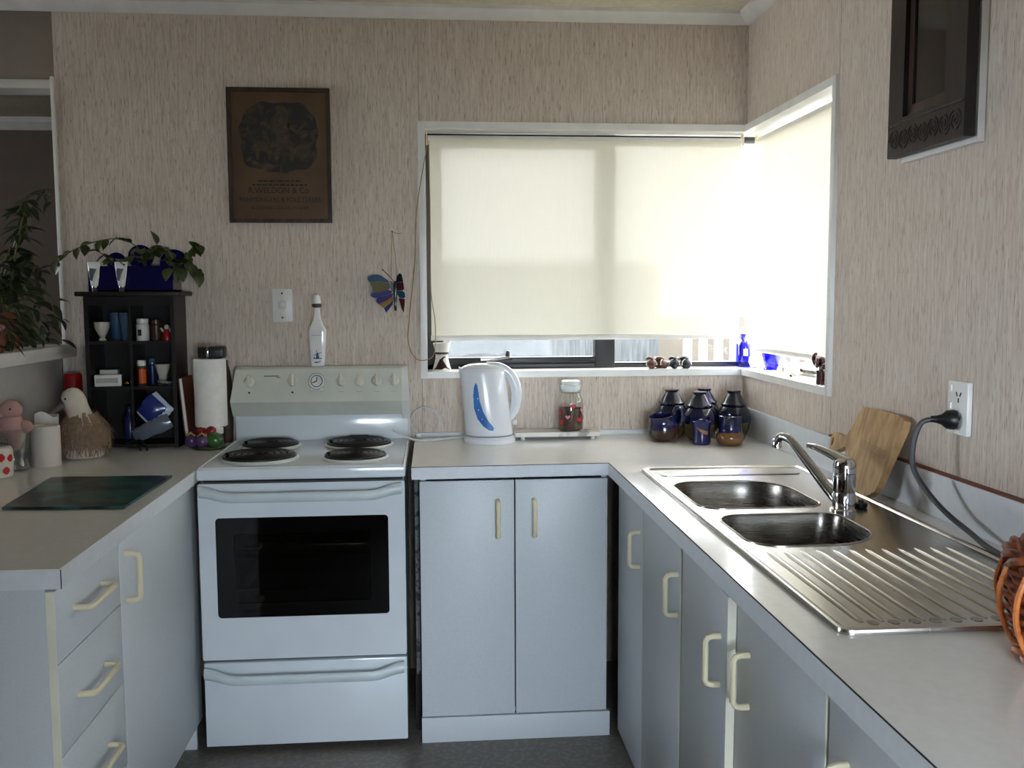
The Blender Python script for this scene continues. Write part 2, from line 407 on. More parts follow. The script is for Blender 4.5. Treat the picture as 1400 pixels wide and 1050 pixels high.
# ------------------------------------------------------------------ the room
CZ = 2.47        # ceiling
ZB, ZT = 1.122, 2.061     # window opening
XW, YW = -1.232, -0.811   # window's left end on the back wall, near end on the right wall
TH = .15
XL = -2.515      # end of the kitchen's back wall (opening to the next room)
JG = .0015
def wallset(name, solids, panels):
    b = B()
    for s_ in solids: b.box(*s_)
    w = struct(name, b, 'joint')
    for p in panels: obj('panel', B().box(*p), 'wallpaper', w)
    return w
wallset('wall_back',
        [(XL, XW, .010, TH, 0, CZ), (XW, 0, .010, TH, 0, ZB), (XW, 0, .010, TH, ZT, CZ), (0, TH, 0, TH, 0, ZB), (0, TH, 0, TH, ZT, CZ)],
        [(XL, XW-JG, 0, .010, 0, CZ), (XW, 0, 0, .010, 0, ZB), (XW, 0, 0, .010, ZT, CZ)])
wallset('wall_right',
        [(.010, TH, YW, 0, 0, ZB), (.010, TH, YW, 0, ZT, CZ), (.010, TH, -5.8, YW, 0, CZ)],
        [(0, .010, YW, 0, 0, ZB), (0, .010, YW, 0, ZT, CZ), (0, .010, -2.0, YW-JG*1.6, 0, CZ), (0, .010, -3.2, -2.0-JG, 0, CZ), (0, .010, -5.8, -3.2-JG, 0, CZ)])
struct('floor', B().box(-5.5, .15, -5.8, .15, -.05, 0).box(-5.5, XL+.15, .15, 2.4, -.05, 0), 'floor')
struct('ceiling', B().box(-5.5, .15, -5.8, .15, CZ, CZ+.06).box(-5.5, XL+.15, .15, 2.4, CZ, CZ+.06), 'ceiling')
# the wall behind the camera, with its window opening
b = B(); b.box(-5.5, -1.62, -5.8, -5.7, 0, CZ); b.box(.12, .15, -5.8, -5.7, 0, CZ); b.box(-1.62, .12, -5.8, -5.7, 0, .83); b.box(-1.62, .12, -5.8, -5.7, 2.02, CZ)
struct('wall_front', b, 'dark_wall')
# unseen block added behind the camera to keep window daylight off the upper walls
struct('upper_light_blocker', B().box(-1.19, 0, -4.15, -3.80, 1.40, CZ), 'dark_wall')
struct('side_light_blocker', B().box(-5.5, -1.19, -4.15, -3.80, 0, CZ), 'dark_wall')  # unseen block added beside it to dim the daylight on the left
struct('wall_left', B().box(-5.6, -5.5, -5.8, -1.32, 0, CZ).box(-5.6, -5.5, -.18, 2.4, 0, CZ).box(-5.6, -5.5, -1.32, -.18, 0, 1.45).box(-5.6, -5.5, -1.32, -.18, 2.25, CZ), 'dark_wall')
struct('wall_far', B().box(-5.5, XL+.15, 2.25, 2.4, 0, CZ), 'dark_wall')
struct('wall_hall', B().box(XL, XL+.15, TH, 2.25, 0, CZ), 'dark_wall')
# header over the opening left of the kitchen's back wall, set back a little
struct('wall_header', B().box(-5.5, XL-.012, .06, TH, 2.20, CZ), 'header_paper')
b = B(); b.box(-5.5, XL-.012, .045, TH+.02, 2.175, 2.207, .003); struct('trim_1', b, 'white_trim')
b = B(); b.box(XL-.014, XL, -.008, TH+.02, 0, 2.207, .003); struct('trim_2', b, 'white_trim')
# cornices
def cornice(name, pts): struct(name, B().loft(pts), 'white_trim')
prof = [(0, 2.430), (.010, 2.430), (.050, 2.458), (.052, CZ), (0, CZ)]
cornice('trim_3', [[(x, -p[0], p[1]) for p in prof] for x in (-5.5, -.0)])
cornice('trim_4', [[(-p[0], y, p[1]) for p in prof] for y in (0, -5.7)])
cornice('trim_5', [[(x, 2.25-p[0], p[1]-.03) for p in [(0, 2.43), (.02, 2.43), (.05, 2.47), (.05, 2.50), (0, 2.5)]] for x in (-5.5, XL)])
# half wall along the left of the kitchen with its sill shelf
struct('wall_half', B().box(-2.66, -2.535, -1.75, -.0, 0, 1.216), 'pony')
b = B(); b.box(-2.70, -2.478, -1.78, -.002, 1.216, 1.260, .004); struct('trim_6', b, 'white_trim')

# ------------------------------------------------------------------ corner window
G = .125                                # glass plane behind the wall face
def win(name):
    o = bpy.data.objects.new(name, None); o.empty_display_size = .05; COL.objects.link(o); o['kind'] = 'structure'; return o
w1 = win('window_1'); w1.location = (XW, 0, ZB)
SZ = 1.147                               # sill top
obj('sill', B().prism([(XW-.004, -.012), (-.012, -.012), (TH, TH), (XW-.004, TH)], 'z', ZB, SZ), 'white_trim', w1)
obj('head', B().prism([(XW-.004, -.012), (-.012, -.012), (TH, TH), (XW-.004, TH)], 'z', 2.040, ZT+.004), 'white_trim', w1)
obj('jamb', B().box(XW-.006, XW+.020, -.013, TH, ZB-.001, ZT+.005, .002), 'white_trim', w1)
xr = .105                                # frame's right end
XM0, XM1 = -.560, -.482
obj('frame', B().box(XW+.02, xr, .10, TH-.005, SZ, SZ+.020, .002).box(XW+.02, xr, .10, TH-.005, 2.015, 2.04, .002).box(XW+.02, XW+.055, .10, TH-.005, SZ, 2.04, .002), 'black_alu', w1)
obj('mullion', B().box(XM0, XM1, .095, TH-.002, SZ, 2.04, .003), 'black_alu', w1)
obj('sash', B().box(XW+.056, XM0, .092, .132, SZ+.021, SZ+.045, .002).box(XW+.056, XM0, .092, .132, 1.99, 2.014, .002).box(XW+.056, XW+.08, .092, .132, SZ+.04, 1.995, .002), 'black_alu', w1)
obj('pane', B().box(XW+.08, XM0, G, G+.004, SZ+.04, 2.0), 'glass', w1)
obj('pane', B().box(XM1, xr, G, G+.004, SZ+.02, 2.02), 'glass', w1)
lt = obj('latch', B().box(-.925, -.885, .075, .092, SZ+.034, SZ+.046, .002).tube([(-.905, .08, SZ+.044), (-.905, .068, SZ+.060), (-.903, .066, SZ+.072)], [.009, .008, .006]), 'black_alu', w1)
obj('latch_arm', B().tube(spl([(-.90, .065, SZ+.048), (-.95, .055, SZ+.042), (-1.01, .05, SZ+.040)], 5), .0055, flat=.6), 'chrome', w1)
w2 = win('window_2'); w2.location = (0, YW, ZB)
obj('sill', B().prism([(-.012, YW-.004), (TH, YW-.004), (TH, TH), (-.012, -.012)], 'z', ZB, SZ), 'white_trim', w2)
obj('head', B().prism([(-.012, YW-.004), (TH, YW-.004), (TH, TH), (-.012, -.012)], 'z', 2.040, ZT+.004), 'white_trim', w2)
obj('jamb', B().box(-.013, TH, YW-.006, YW+.020, ZB-.001, ZT+.005, .002), 'white_trim', w2)
obj('corner_post', B().box(.106, TH, .106, TH, SZ, 2.04, .003), 'white_alu', w2)
obj('frame', B().box(.105, TH-.005, YW+.02, .105, SZ, SZ+.018, .002).box(.105, TH-.005, YW+.02, .105, 2.015, 2.04, .002).box(.105, TH-.005, YW+.02, YW+.05, SZ, 2.04, .002), 'white_alu', w2)
obj('pane', B().box(G, G+.004, YW+.05, .105, SZ+.018, 2.015), 'glass', w2)
obj('latch', B().box(.088, .104, -.46, -.30, SZ+.012, SZ+.024, .003).box(.07, .09, -.36, -.34, SZ+.014, SZ+.026, .003), 'black_alu', w2)

# roller blinds
def blind(name, label, a0, a1, off, zbot, axis):
    """axis x: along the back wall, y: along the right wall"""
    f = (lambda a, d, z: (a, off+d, z)) if axis == 'x' else (lambda a, d, z: (off+d, a, z))
    mid = f((a0+a1)/2, 0, 2.04); t = thing(name, label, 'blind', mid)
    rz = 2.010
    b = B(); n = 40; zs = [zbot+.012+(rz-zbot-.012)*i/24 for i in range(25)]
    rows = [[f(a0+.012+(a1-a0-.024)*i/n, -.018+.004*math.sin(i*.5+z*3)*(1 if z < 1.9 else 0)*.3, z) for i in range(n+1)] for z in zs]
    b.loft(rows, close=False); obj('fabric', b, 'blind', t, ang=80)
    b = B(); pts = [f(a0+.006, 0, rz), f(a1-.006, 0, rz)]; b.tube(pts, .017, 20); obj('roller', b, 'blind_bar', t)
    b = B(); b.tube([f(a0+.010, -.018, zbot+.008), f(a1-.010, -.018, zbot+.008)], .010, 12, flat=.55, up=(0, 0, 1)); obj('bottom_bar', b, 'blind_bar', t)
    for a in (a0+.002, a1-.002):
        b = B(); q = f(a, 0, 2.015); b.box(q[0]-.012, q[0]+.012, q[1]-.012, q[1]+.012, 1.995, 2.040, .002) if axis == 'x' and False else None
        b.box(q[0]-(.002 if axis == 'x' else .016), q[0]+(.002 if axis == 'x' else .016), q[1]-(.016 if axis == 'x' else .002), q[1]+(.016 if axis == 'x' else .002), 1.992, 2.040)
        obj('bracket', b, 'cream', t)
    return t
bl1 = blind('roller_blind', 'wide cream roller blind drawn down over the back wall window', XW+.024, .004, .060, 1.262, 'x')
bl2 = blind('roller_blind', 'narrow cream roller blind over the right wall window beside the corner', YW+.055, .040, .060, 1.214, 'y')
# cords
b = B(); b.tube(spl([(XW+.034, .020, 2.0), (XW+.036, .012, 1.7), (XW+.036, .0, 1.45), (XW+.050, -.018, 1.33), (XW+.046, -.018, 1.22), (XW+.015, -.022, 1.192), (XW-.025, -.022, 1.200), (XW-.050, -.022, 1.26), (XW-.044, -.018, 1.36), (XW-.022, -.016, 1.55), (XW-.012, -.016, 1.75), (XW+.030, -.015, 1.99)], 10), .0016, 6)
obj('cord', b, 'string', bl1)
b = B()
for i in range(86):
    z = 2.0-.0093*i; b.ball((.030+.006*math.sin(i*.05), YW+.046, z), .0028, seg=6)
o = obj('bead_chain', b, 'cream', bl2); o['kind'] = 'stuff'
obj('chain_weight', B().lathe([(.003, 0), (.006, .006), (.006, .03), (.003, .038)], (.030, YW+.044, 1.28), 10), 'string', bl2)

# ------------------------------------------------------------------ outside
def streakwall():
    k = NT('neighbour_wall_cladding'); g = k.n('ShaderNodeNewGeometry'); mp = k.n('ShaderNodeMapping'); mp.inputs['Scale'].default_value = (60, 1, 5)
    nz = k.n('ShaderNodeTexNoise'); nz.inputs['Scale'].default_value = 1; k.l(g.outputs['Position'], mp.inputs[0]); k.l(mp.outputs[0], nz.inputs['Vector'])
    rp = k.n('ShaderNodeValToRGB'); rp.color_ramp.elements[0].color = lin('3d4244'); rp.color_ramp.elements[1].color = lin('575c5f'); rp.color_ramp.elements[0].position = .3; rp.color_ramp.elements[1].position = .7
    k.l(nz.outputs['Fac'], rp.inputs[0]); k.l(rp.outputs[0], k.b.inputs['Base Color']); k.b.inputs['Roughness'].default_value = .8
    return k.m
M['outer_wall'] = streakwall()
struct('ground', B().box(-2.3, 8, .3, 9, -.45, -.35).box(.3, 8, -6, .3, -.45, -.35), 'outside_ground')
nb = thing('boundary_wall', 'pale grey clad boundary wall outside, seen in the gap below the wide blind', 'wall', (-1.2, 2.5, -.35))
obj('cladding', B().box(-2.3, .25, 2.4, 2.55, -.35, 1.62), 'outer_wall', nb)
obj('capping', B().box(-2.3, .27, 2.37, 2.58, 1.62, 1.67, .01), 'white_alu', nb)
fn = thing('picket_fence', 'white picket fence outside the corner window', 'fence', (1.2, 2.0, -.35))
obj('rail', B().box(.28, 3.2, 2.025, 2.065, .1, .17), 'picket', fn); obj('rail', B().box(.28, 3.2, 2.025, 2.065, .95, 1.02), 'picket', fn)
pk = None
for i in range(30):
    x = .33+.095*i
    if pk is None:
        pk = obj('picket', B().prism([(-.024, -.30), (.024, -.30), (.024, 1.32), (0, 1.37), (-.024, 1.32)], 'y', -.01, .01), 'picket'); pk.parent = fn; base = pk
    else:
        pk = base.copy(); COL.objects.link(pk)
    pk.location = (x-1.2, 0, .35)
struct('wall_neighbour', B().box(.25, 6, 3.2, 3.35, -.35, 1.28), mat('beige_block_wall', '5d574e', .9))
# the house's own soffit outside the corner window
struct('soffit', B().box(XL+.16, .70, TH, .70, 2.47, 2.52).box(TH, .70, -6, TH, 2.47, 2.52), 'white_alu')

# ------------------------------------------------------------------ worktops
HW = .90
SKH = [rrect(-.545, -.105, -1.700, -.93, .06)]     # cut-out for the bowls
wt = thing('worktop', 'pale laminate L-shaped worktop holding the sink under the corner window', 'worktop', (-.32, -.64, HW-.04))
outer = [(-1.262, -.002), (-1.262, -.642), (-.640, -.628), (-.640, -3.05), (-.002, -3.05), (-.002, -.002)]
obj('top', B().plate(outer, SKH, HW-.040, HW), 'laminate', wt)
def strip(pts, z0, z1, th, inset):
    b = B()
    for (x0, y0), (x1, y1) in zip(pts[:-1], pts[1:]):
        d = Vector((x1-x0, y1-y0, 0)).normalized(); n = Vector((d.y, -d.x, 0))*th
        q = [(x0+d.x*inset, y0+d.y*inset), (x1-d.x*inset, y1-d.y*inset), (x1-d.x*inset+n.x, y1-d.y*inset+n.y), (x0+d.x*inset+n.x, y0+d.y*inset+n.y)]
        b.prism(q, 'z', z0, z1)
    return b
obj('edge_strip', strip([(-.640, -3.05), (-.640, -.629)], HW-.0395, HW-.0022, -.0025, 0), 'laminate_edge', wt)
obj('edge_strip', strip([(-.6425, -.628), (-1.262, -.642)], HW-.0395, HW-.0022, -.0025, 0), 'laminate_edge', wt)
obj('seam', strip([(-.640, -3.05), (-.640, -.629)], HW-.0022, HW-.0004, -.0014, 0).prism([(-1.262, -.6434), (-.640, -.6294), (-.640, -.628), (-1.262, -.642)], 'z', HW-.0022, HW-.0004), 'dark_gap', wt)
up = obj('upstand', B().box(-.016, -.001, -3.05, -.001, HW, 1.004, .002), 'laminate_edge', wt)
obj('upstand_cap', B().box(-.012, -.0005, -3.05, -.83, 1.004, 1.010), 'book_brown', up)
obj('upstand', B().box(-1.262, -.016, -.014, -.001, HW, .917, .002), 'laminate_edge', wt)
lw = thing('worktop', 'pale laminate worktop left of the stove below the half wall', 'worktop', (-2.2, -.85, HW-.04))
obj('top', B().box(-2.534, -1.918, -1.686, -.002, HW-.04, HW), 'laminate', lw)
obj('edge_strip', B().box(-1.918, -1.9155, -1.686, -.66, HW-.0395, HW-.002), 'laminate_edge', lw)
obj('edge_strip', B().box(-2.534, -1.9155, -1.6885, -1.686, HW-.0395, HW-.002), 'laminate_edge', lw)
obj('corner_seam', B().box(-1.9156, -1.9145, -1.6895, -1.687, HW-.0395, HW-.001), 'dark_gap', lw)

# ------------------------------------------------------------------ base cabinets
def bracket_handle(p0, p1, out, r=.0065, so=.030):
    """D handle: legs at p0 and p1, standing off along out"""
    p0, p1, o = Vector(p0), Vector(p1), Vector(out)*so
    d = (p1-p0).normalized()*.010
    return B().tube([p0, p0+o*.55, p0+o*.85+d*.25, p0+o+d, p1+o-d, p1+o*.85-d*.25, p1+o*.55, p1], r, 10, flat=1.0)
# cupboard between stove and corner
FY = -.622
cb = thing('base_cupboard', 'white two-door cupboard facing the room between stove and corner', 'cupboard', (-.94, FY, 0))
b = B(); b.box(-1.237, -1.221, -.60, -.03, .0, .858).box(-.66, -.644, -.60, -.03, 0, .858).box(-1.221, -.66, -.60, -.03, .085, .10).box(-1.221, -.66, -.045, -.03, .10, .858)
obj('carcass', b, 'cab', cb)
obj('kickboard', B().box(-1.240, -.632, FY, FY+.018, 0, .082, .001), 'cab', cb)
for x0, x1, hx in ((-1.238, -.9415, -.993), (-.9375, -.644, -.878)):
    d = obj('door', B().box(x0, x1, FY-.002, FY+.016, .088, .850, .0012), 'cab', cb)
    obj('handle', bracket_handle((hx, FY-.002, .672), (hx, FY-.002, .785), (0, -1, 0), .0075), 'cream', d)
# filler gap beside the stove with a worn patterned strip
g = one('filler_strip', 'narrow grey patterned strip in the dark gap beside the stove', 'panel', B().box(-1.2555, -1.2425, -.55, -.53, .20, .855), spotmat('patterned_liner', '77777c', '3a393d', 60, .5, .7), (-1.249, -.54, .20))
tag(one('gap_board', 'dark board at the back of the narrow gap beside the stove', 'panel', B().box(-1.260, -1.239, -.525, -.50, 0.0, .858), 'dark_gap', (-1.25, -.5, 0)), 'dark board at the back of the narrow gap beside the stove', 'panel')
# right-hand run
FX = -.608
SAG = .022                                # the ajar door hangs a little low on its free edge
def right_unit(label, y0, y1, doors, loc, h0=.858, h1=.858):
    t = thing('base_cabinet', label, 'cupboard', loc)
    b = B(); b.box(-.590, -.04, y0+.001, y0+.015, .085, h0).box(-.590, -.04, y1-.015, y1-.001, .085, h1).box(-.590, -.04, y0+.015, y1-.015, .085, .10).box(-.055, -.04, y0+.015, y1-.015, .10, .858)
    obj('carcass', b, 'cab', t)
    obj('kickboard', B().box(-.585, -.570, y0, y1, 0, .085), 'cab', t)
    for (a, c, hy, ang) in doors:                   # a = near edge, c = far edge, hinge at the far edge when ajar
        b = B().box(FX-.002, FX+.016, a+.0015, c-.0015, .02 if False else .030, .851, .001)
        if ang:
            for v in b.bm.verts: v.co = R3(v.co-Vector((FX+.016, c, 0)), (SAG, 0, ang))+Vector((FX+.016, c, 0))
        d = obj('door', b, 'cab', t)
        h = bracket_handle((FX-.002, hy, .655), (FX-.002, hy, .755), (-1, 0, 0))
        e = B().box(FX-.0015, FX+.0155, a+.0005, a+.0016, .031, .850)
        for bb in (h, e):
            if ang:
                for v in bb.bm.verts: v.co = R3(v.co-Vector((FX+.016, c, 0)), (SAG, 0, ang))+Vector((FX+.016, c, 0))
        obj('handle', h, 'cream', d); obj('edge_tape', e, 'cab_edge', d)
    return t
right_unit('grey-white cupboard nearest the corner under the right worktop, with two bracket handles', -1.390, -.64, [(-.985, -.640, -.950, 0), (-1.388, -.988, -1.362, 0)], (-.62, -1.0, 0), .715, .858)
right_unit('sink cupboard with one door standing ajar and paired cream handles', -2.225, -1.392, [(-1.790, -1.392, -1.742, -.045), (-2.222, -1.797, -1.880, 0)], (-.62, -1.8, 0), .858, .715)
right_unit('cupboard nearest the camera under the right worktop', -3.03, -2.227, [(-2.62, -2.2325, -2.300, 0), (-3.028, -2.6235, -2.96, 0)], (-.62, -2.6, 0))
# left-hand run
LX = -1.932
lc = thing('drawer_cabinet', 'white cabinet of drawers and one door under the left worktop', 'cabinet', (-2.2, -1.2, 0))
b = B(); b.box(-2.53, LX-.018, -1.68, -1.664, 0, .859).box(-2.53, LX-.018, -.60, -.585, 0, .859).box(-2.53, LX-.018, -1.664, -.60, .085, .10).box(-2.53, -2.515, -1.664, -.60, .1, .859).box(-2.51, LX-.018, -1.308, -1.294, .1, .859)
obj('carcass', b, 'cab', lc)
obj('kickboard', B().box(-2.02, -2.0, -1.664, -.60, 0, .085), 'cab', lc)
obj('edge_tape', B().box(LX-.017, LX-.0005, -1.6815, -1.680, .03, .853), 'cab_edge', lc)
for z0, z1, hz in ((.706, .853, .790), (.517, .703, .606), (.318, .514, .418), (.03, .315, .20)):
    d = obj('drawer', B().box(LX-.018, LX, -1.679, -1.3025, z0, z1, .001), 'cab', lc)
    obj('handle', bracket_handle((LX, -1.585, hz), (LX, -1.425, hz), (1, 0, 0), .0065, .034), 'cream', d)
d = obj('door', B().box(LX-.018, LX, -1.2995, -.59, .10, .853, .001), 'cab', lc)
obj('handle', bracket_handle((LX, -1.262, .700), (LX, -1.262, .815), (1, 0, 0), .0065, .034), 'cream', d)

# ------------------------------------------------------------------ stove
SX0, SX1 = -1.912, -1.284
st = thing('stove', 'white freestanding electric stove with four black elements and dark oven window', 'stove', ((SX0+SX1)/2, -.35, 0))
b = B(); b.box(SX0+.004, SX0+.02, -.60, -.03, .03, .868).box(SX1-.02, SX1-.004, -.60, -.03, .03, .868).box(SX0+.02, SX1-.02, -.045, -.03, .03, .868).box(SX0+.02, SX1-.02, -.60, -.045, .03, .05).box(SX0+.02, SX1-.02, -.60, -.045, .296, .31)
obj('body', b, 'enamel', st)
b = B(); b.box(SX0+.006, SX1-.006, -.602, -.596, .846, .868).box(SX0+.006, SX1-.006, -.602, -.596, .286, .312); obj('dark_gap', b, 'dark_gap', st)
for x in (SX0+.04, SX1-.04):
    for y in (-.56, -.08): obj('foot', B().lathe([(.018, 0), (.018, .03)], (x, y, 0), 12), 'black_plastic', st)
obj('hob', B().box(SX0-.003, SX1+.003, -.640, -.045, .868, .904, .006, 3), 'enamel', st)
obj('hob_rim', B().tube([(SX0+.004, -.632, .9045), (SX1-.004, -.632, .9045), (SX1-.004, -.06, .9045), (SX0+.004, -.06, .9045)], .0035, 6, closed=True), 'enamel', st)
for cx, cy, r in ((-1.755, -.462, .116), (-1.762, -.205, .096), (-1.455, -.205, .112), (-1.446, -.478, .098)):
    ring = obj('trim_ring', B().lathe([(r+.006, .9035), (r+.010, .9085), (r+.002, .913), (r-.002, .909), (r-.004, .904)], (cx, cy, 0), 40), 'white_plastic', st)
    pts = []; tr = 4.4; n = 150
    for i in range(n+1):
        a = 2*PI*tr*i/n+.5; q = .018+(r-.026)*i/n; pts.append((cx+q*math.cos(a), cy+q*math.sin(a), .916))
    el = obj('element', B().tube(pts, .0085, 6, flat=1.0), 'element', st)
    obj('drip_bowl', B().lathe([(.004, .9055), (r-.012, .9065), (r-.001, .9125), (r-.001, .9135)], (cx, cy, 0), 36, cap0=False, cap1=False), 'element', el)
    obj('element_rim', B().tube([(cx+(r-.004)*math.cos(2*PI*k/40), cy+(r-.004)*math.sin(2*PI*k/40), .915) for k in range(40)], .0055, 6, closed=True), 'element', el)
obj('element_socket', B().box(-1.50, -1.43, -.095, -.080, .905, .924, .003), 'element', st)
# oven door with a real window
DY = -.640
wx0, wx1, wz0, wz1 = -1.862, -1.336, .437, .752
def door_ring(x0, x1, z0, z1, hx0, hx1, hz0, hz1, y0, y1, rr):
    b = B(); b.plate(rrect(x0, x1, z0, z1, .006, 3), [rrect(hx0, hx1, hz0, hz1, rr, 5)], 0, 1)
    for v in b.bm.verts: v.co = Vector((v.co.x, y1 if v.co.z > .5 else y0, v.co.y))
    return b
od = obj('oven_door', door_ring(SX0, SX1, .304, .858, wx0, wx1, wz0, wz1, -.604, DY, .012), 'enamel', st)
obj('window_glass', door_ring(wx0, wx1, wz0, wz1, wx0+.055, wx1-.055, wz0+.045, wz1-.05, DY+.006, DY+.002, .012), 'black_glass', od)
obj('window_pane', B().box(wx0+.05, wx1-.05, DY+.006, DY+.010, wz0+.04, wz1-.045), 'oven_glass', od)
cav = obj('oven_cavity', B().box(wx0+.02, wx1-.02, -.10, -.09, wz0-.02, wz1+.02).box(wx0+.01, wx0+.02, -.60, -.09, wz0-.02, wz1+.02).box(wx1-.02, wx1-.01, -.60, -.09, wz0-.02, wz1+.02).box(wx0+.02, wx1-.02, -.60, -.09, wz0-.03, wz0-.02).box(wx0+.02, wx1-.02, -.60, -.09, wz1+.02, wz1+.03), 'oven_in', st)
for z in (.505, .61):
    b = B(); b.tube([(wx0+.025, -.57, z), (wx1-.025, -.57, z)], .003, 6).tube([(wx0+.025, -.15, z), (wx1-.025, -.15, z)], .003, 6)
    for i in range(13): b.tube([(wx0+.04+.037*i, -.57, z), (wx0+.04+.037*i, -.15, z)], .002, 5)
    obj('oven_rack', b, 'chrome', st)
obj('oven_tray', B().box(wx0+.05, wx1-.06, -.52, -.2, .612, .636, .004), 'steel_bowl', st)
def bar_handle(z):
    n = 24; rings = []
    x0, x1 = SX0+.008, SX1-.008
    for i in range(n+1):
        u = i/n; x = x0+(x1-x0)*u; e = min(u, 1-u)*2          # 0 at the ends, 1 in the middle
        s = min(1, e/.32); sm = s*s*(3-2*s)
        y = DY-.016-.026*sm; zc = z-.016*sm-.004; hh = .0185-.003*sm; dd = .016-.008*sm
        rings.append([(x, y+dd*math.cos(a), zc+hh*math.sin(a)) for a in [2*PI*k/12 for k in range(12)]])
    return B().loft(rings)
obj('handle', bar_handle(.842), 'handle_plastic', od)
dr = obj('drawer', B().box(SX0, SX1, -.634, -.604, .022, .292, .004, 2), 'enamel', st)
h = bar_handle(.272)
obj('handle', h, 'handle_plastic', dr)
# back guard with controls
pr = [(-.045, .904), (-.060, .904), (-.060, .994), (-.072, .998), (-.110, 1.050), (-.108, 1.058), (-.070, 1.166), (-.056, 1.174), (-.03, 1.174), (-.03, .904)]
def guard(x0, x1, inset): return [[(x+(inset*(p[1]-.99)/.18 if p[1] > .99 else 0), p[0], p[1]) for p in pr] for x, inset in ((x0, inset), (x1, -inset))]
obj('splash_back', B().box(SX0+.002, SX1-.002, -.066, -.032, .905, .996, .002), 'enamel', st)
obj('control_panel', B().loft([[(SX0-.006+(.014 if p[1] > 1.1 else 0), p[0], p[1]) for p in pr[2:]], [(SX0+.02, p[0]-.001, p[1]) for p in pr[2:]], [(SX1-.03, p[0]-.001, p[1]) for p in pr[2:]], [(SX1+.004-(.012 if p[1] > 1.1 else 0), p[0], p[1]) for p in pr[2:]]]), 'panel_enamel', st, ang=25)
obj('end_cap', B().loft([[(x-(.010*k if p[1] > 1.1 else 0), p[0]-.003, p[1]+.001) for p in pr[3:]] for x, k in ((SX1-.022, 0), (SX1+.006, 1))]), 'white_plastic', st)
ta = math.atan2(.038, .108)               # the panel leans back
def on_panel(x, z, lift=0):
    f = (z-1.058)/.108; y = -.109+.038*f
    return Vector((x, y, z))+Vector((0, -math.cos(ta), math.sin(ta)))*lift
def knob(x, z):
    c = on_panel(x, z, 0)
    k = obj('knob', B().lathe([(.019, 0), (.019, .004), (.014, .008), (.013, .010)], c, 20, rot=(PI/2-ta, 0, 0)), 'knob', st)
    b = B().box(x-.0055, x+.0055, -.030, -.004, -.022, .022, .004, 2)
    for v in b.bm.verts: v.co = R3(Vector((v.co.x-x, v.co.y, v.co.z)), (-ta, 0, 0))+c
    obj('grip', b, 'knob', k)
    b = B().box(x-.001, x+.001, -.0015, .0, .021, .027)
    for v in b.bm.verts: v.co = R3(Vector((v.co.x-x, v.co.y-.001, v.co.z)), (-ta, 0, 0))+c
    obj('pointer_mark', b, 'black_plastic', k)
for x in (-1.853, -1.699, -1.525, -1.462, -1.398, -1.335): knob(x, 1.122)
c = on_panel(-1.612, 1.120)
tm = obj('timer_dial', B().lathe([(.030, 0), (.030, .008), (.026, .012), (.0245, .011)], c, 32, rot=(PI/2-ta, 0, 0)), 'white_plastic', st)
def dial(poly_r0, poly_r1, lift, m, nm):
    b = B(); rings = []
    for r in (poly_r0, poly_r1): rings.append([on_panel(c.x+r*math.cos(2*PI*k/36), 1.120+r*math.sin(2*PI*k/36), lift) for k in range(36)])
    b.loft(rings, False, False); obj(nm, b, m, tm)
M['dial_blue'] = mat('dial_blue_grey', '59626e', .4)
dial(.0185, .0215, .0128, 'dial_blue', 'dial_ring'); dial(.0285, .0297, .0095, 'dial_blue', 'outer_ring')
def strip_on_panel(x0, z0, x1, z1, w, lift, m, nm, par):
    d = Vector((x1-x0, z1-z0)); n = Vector((-d.y, d.x)).normalized()*w/2
    q = [(x0+n.x, z0+n.y), (x1+n.x, z1+n.y), (x1-n.x, z1-n.y), (x0-n.x, z0-n.y)]
    obj(nm, B().loft([[on_panel(a, e, lift) for a, e in q], [on_panel(a, e, lift+.0008) for a, e in q]]), m, par)
strip_on_panel(-1.612, 1.118, -1.611, 1.135, .003, .0130, 'black_plastic', 'hand', tm)
strip_on_panel(-1.612, 1.120, -1.626, 1.114, .003, .0130, 'black_plastic', 'hand', tm)
strip_on_panel(-1.6165, 1.1165, -1.627, 1.1125, .002, .0140, 'red_print', 'hand', tm)
for x in (-1.630, -1.594): obj('timer_button', B().lathe([(.006, 0), (.006, .008), (.004, .010)], on_panel(x, 1.092), 12, rot=(PI/2-ta, 0, 0)), 'white_plastic', st)
for x in (-1.852, -1.699): obj('indicator_lamp', B().lathe([(.0035, 0), (.0035, .002), (.002, .003)], on_panel(x, 1.084), 10, rot=(PI/2-ta, 0, 0)), 'black_plastic', st)
strip_on_panel(-1.802, 1.142, -1.748, 1.142, .0030, .0012, 'dial_blue', 'brand_mark', st)
strip_on_panel(-1.757, 1.136, -1.742, 1.137, .0022, .0012, 'red_print', 'brand_underline', st)
for x in (-1.525, -1.462, -1.398, -1.335): strip_on_panel(x-.010, 1.084, x+.010, 1.084, .0018, .0010, 'pony', 'knob_caption', st)

# ------------------------------------------------------------------ sink and tap
sk = thing('sink', 'stainless steel double bowl sink with ridged draining board set into the worktop', 'sink', (-.32, -1.47, HW))
b1 = rrect(-.540, -.228, -1.325, -.985, [.13, .07, .06, .05], 7); b2 = rrect(-.532, -.235, -1.678, -1.392, [.05, .06, .07, .13], 7)
so = rrect(-.572, -.078, -2.182, -.772, .022, 4)
b = B().plate(so, [b1, b2], HW+.0005, HW+.004); obj('deck', b, 'steel', sk)
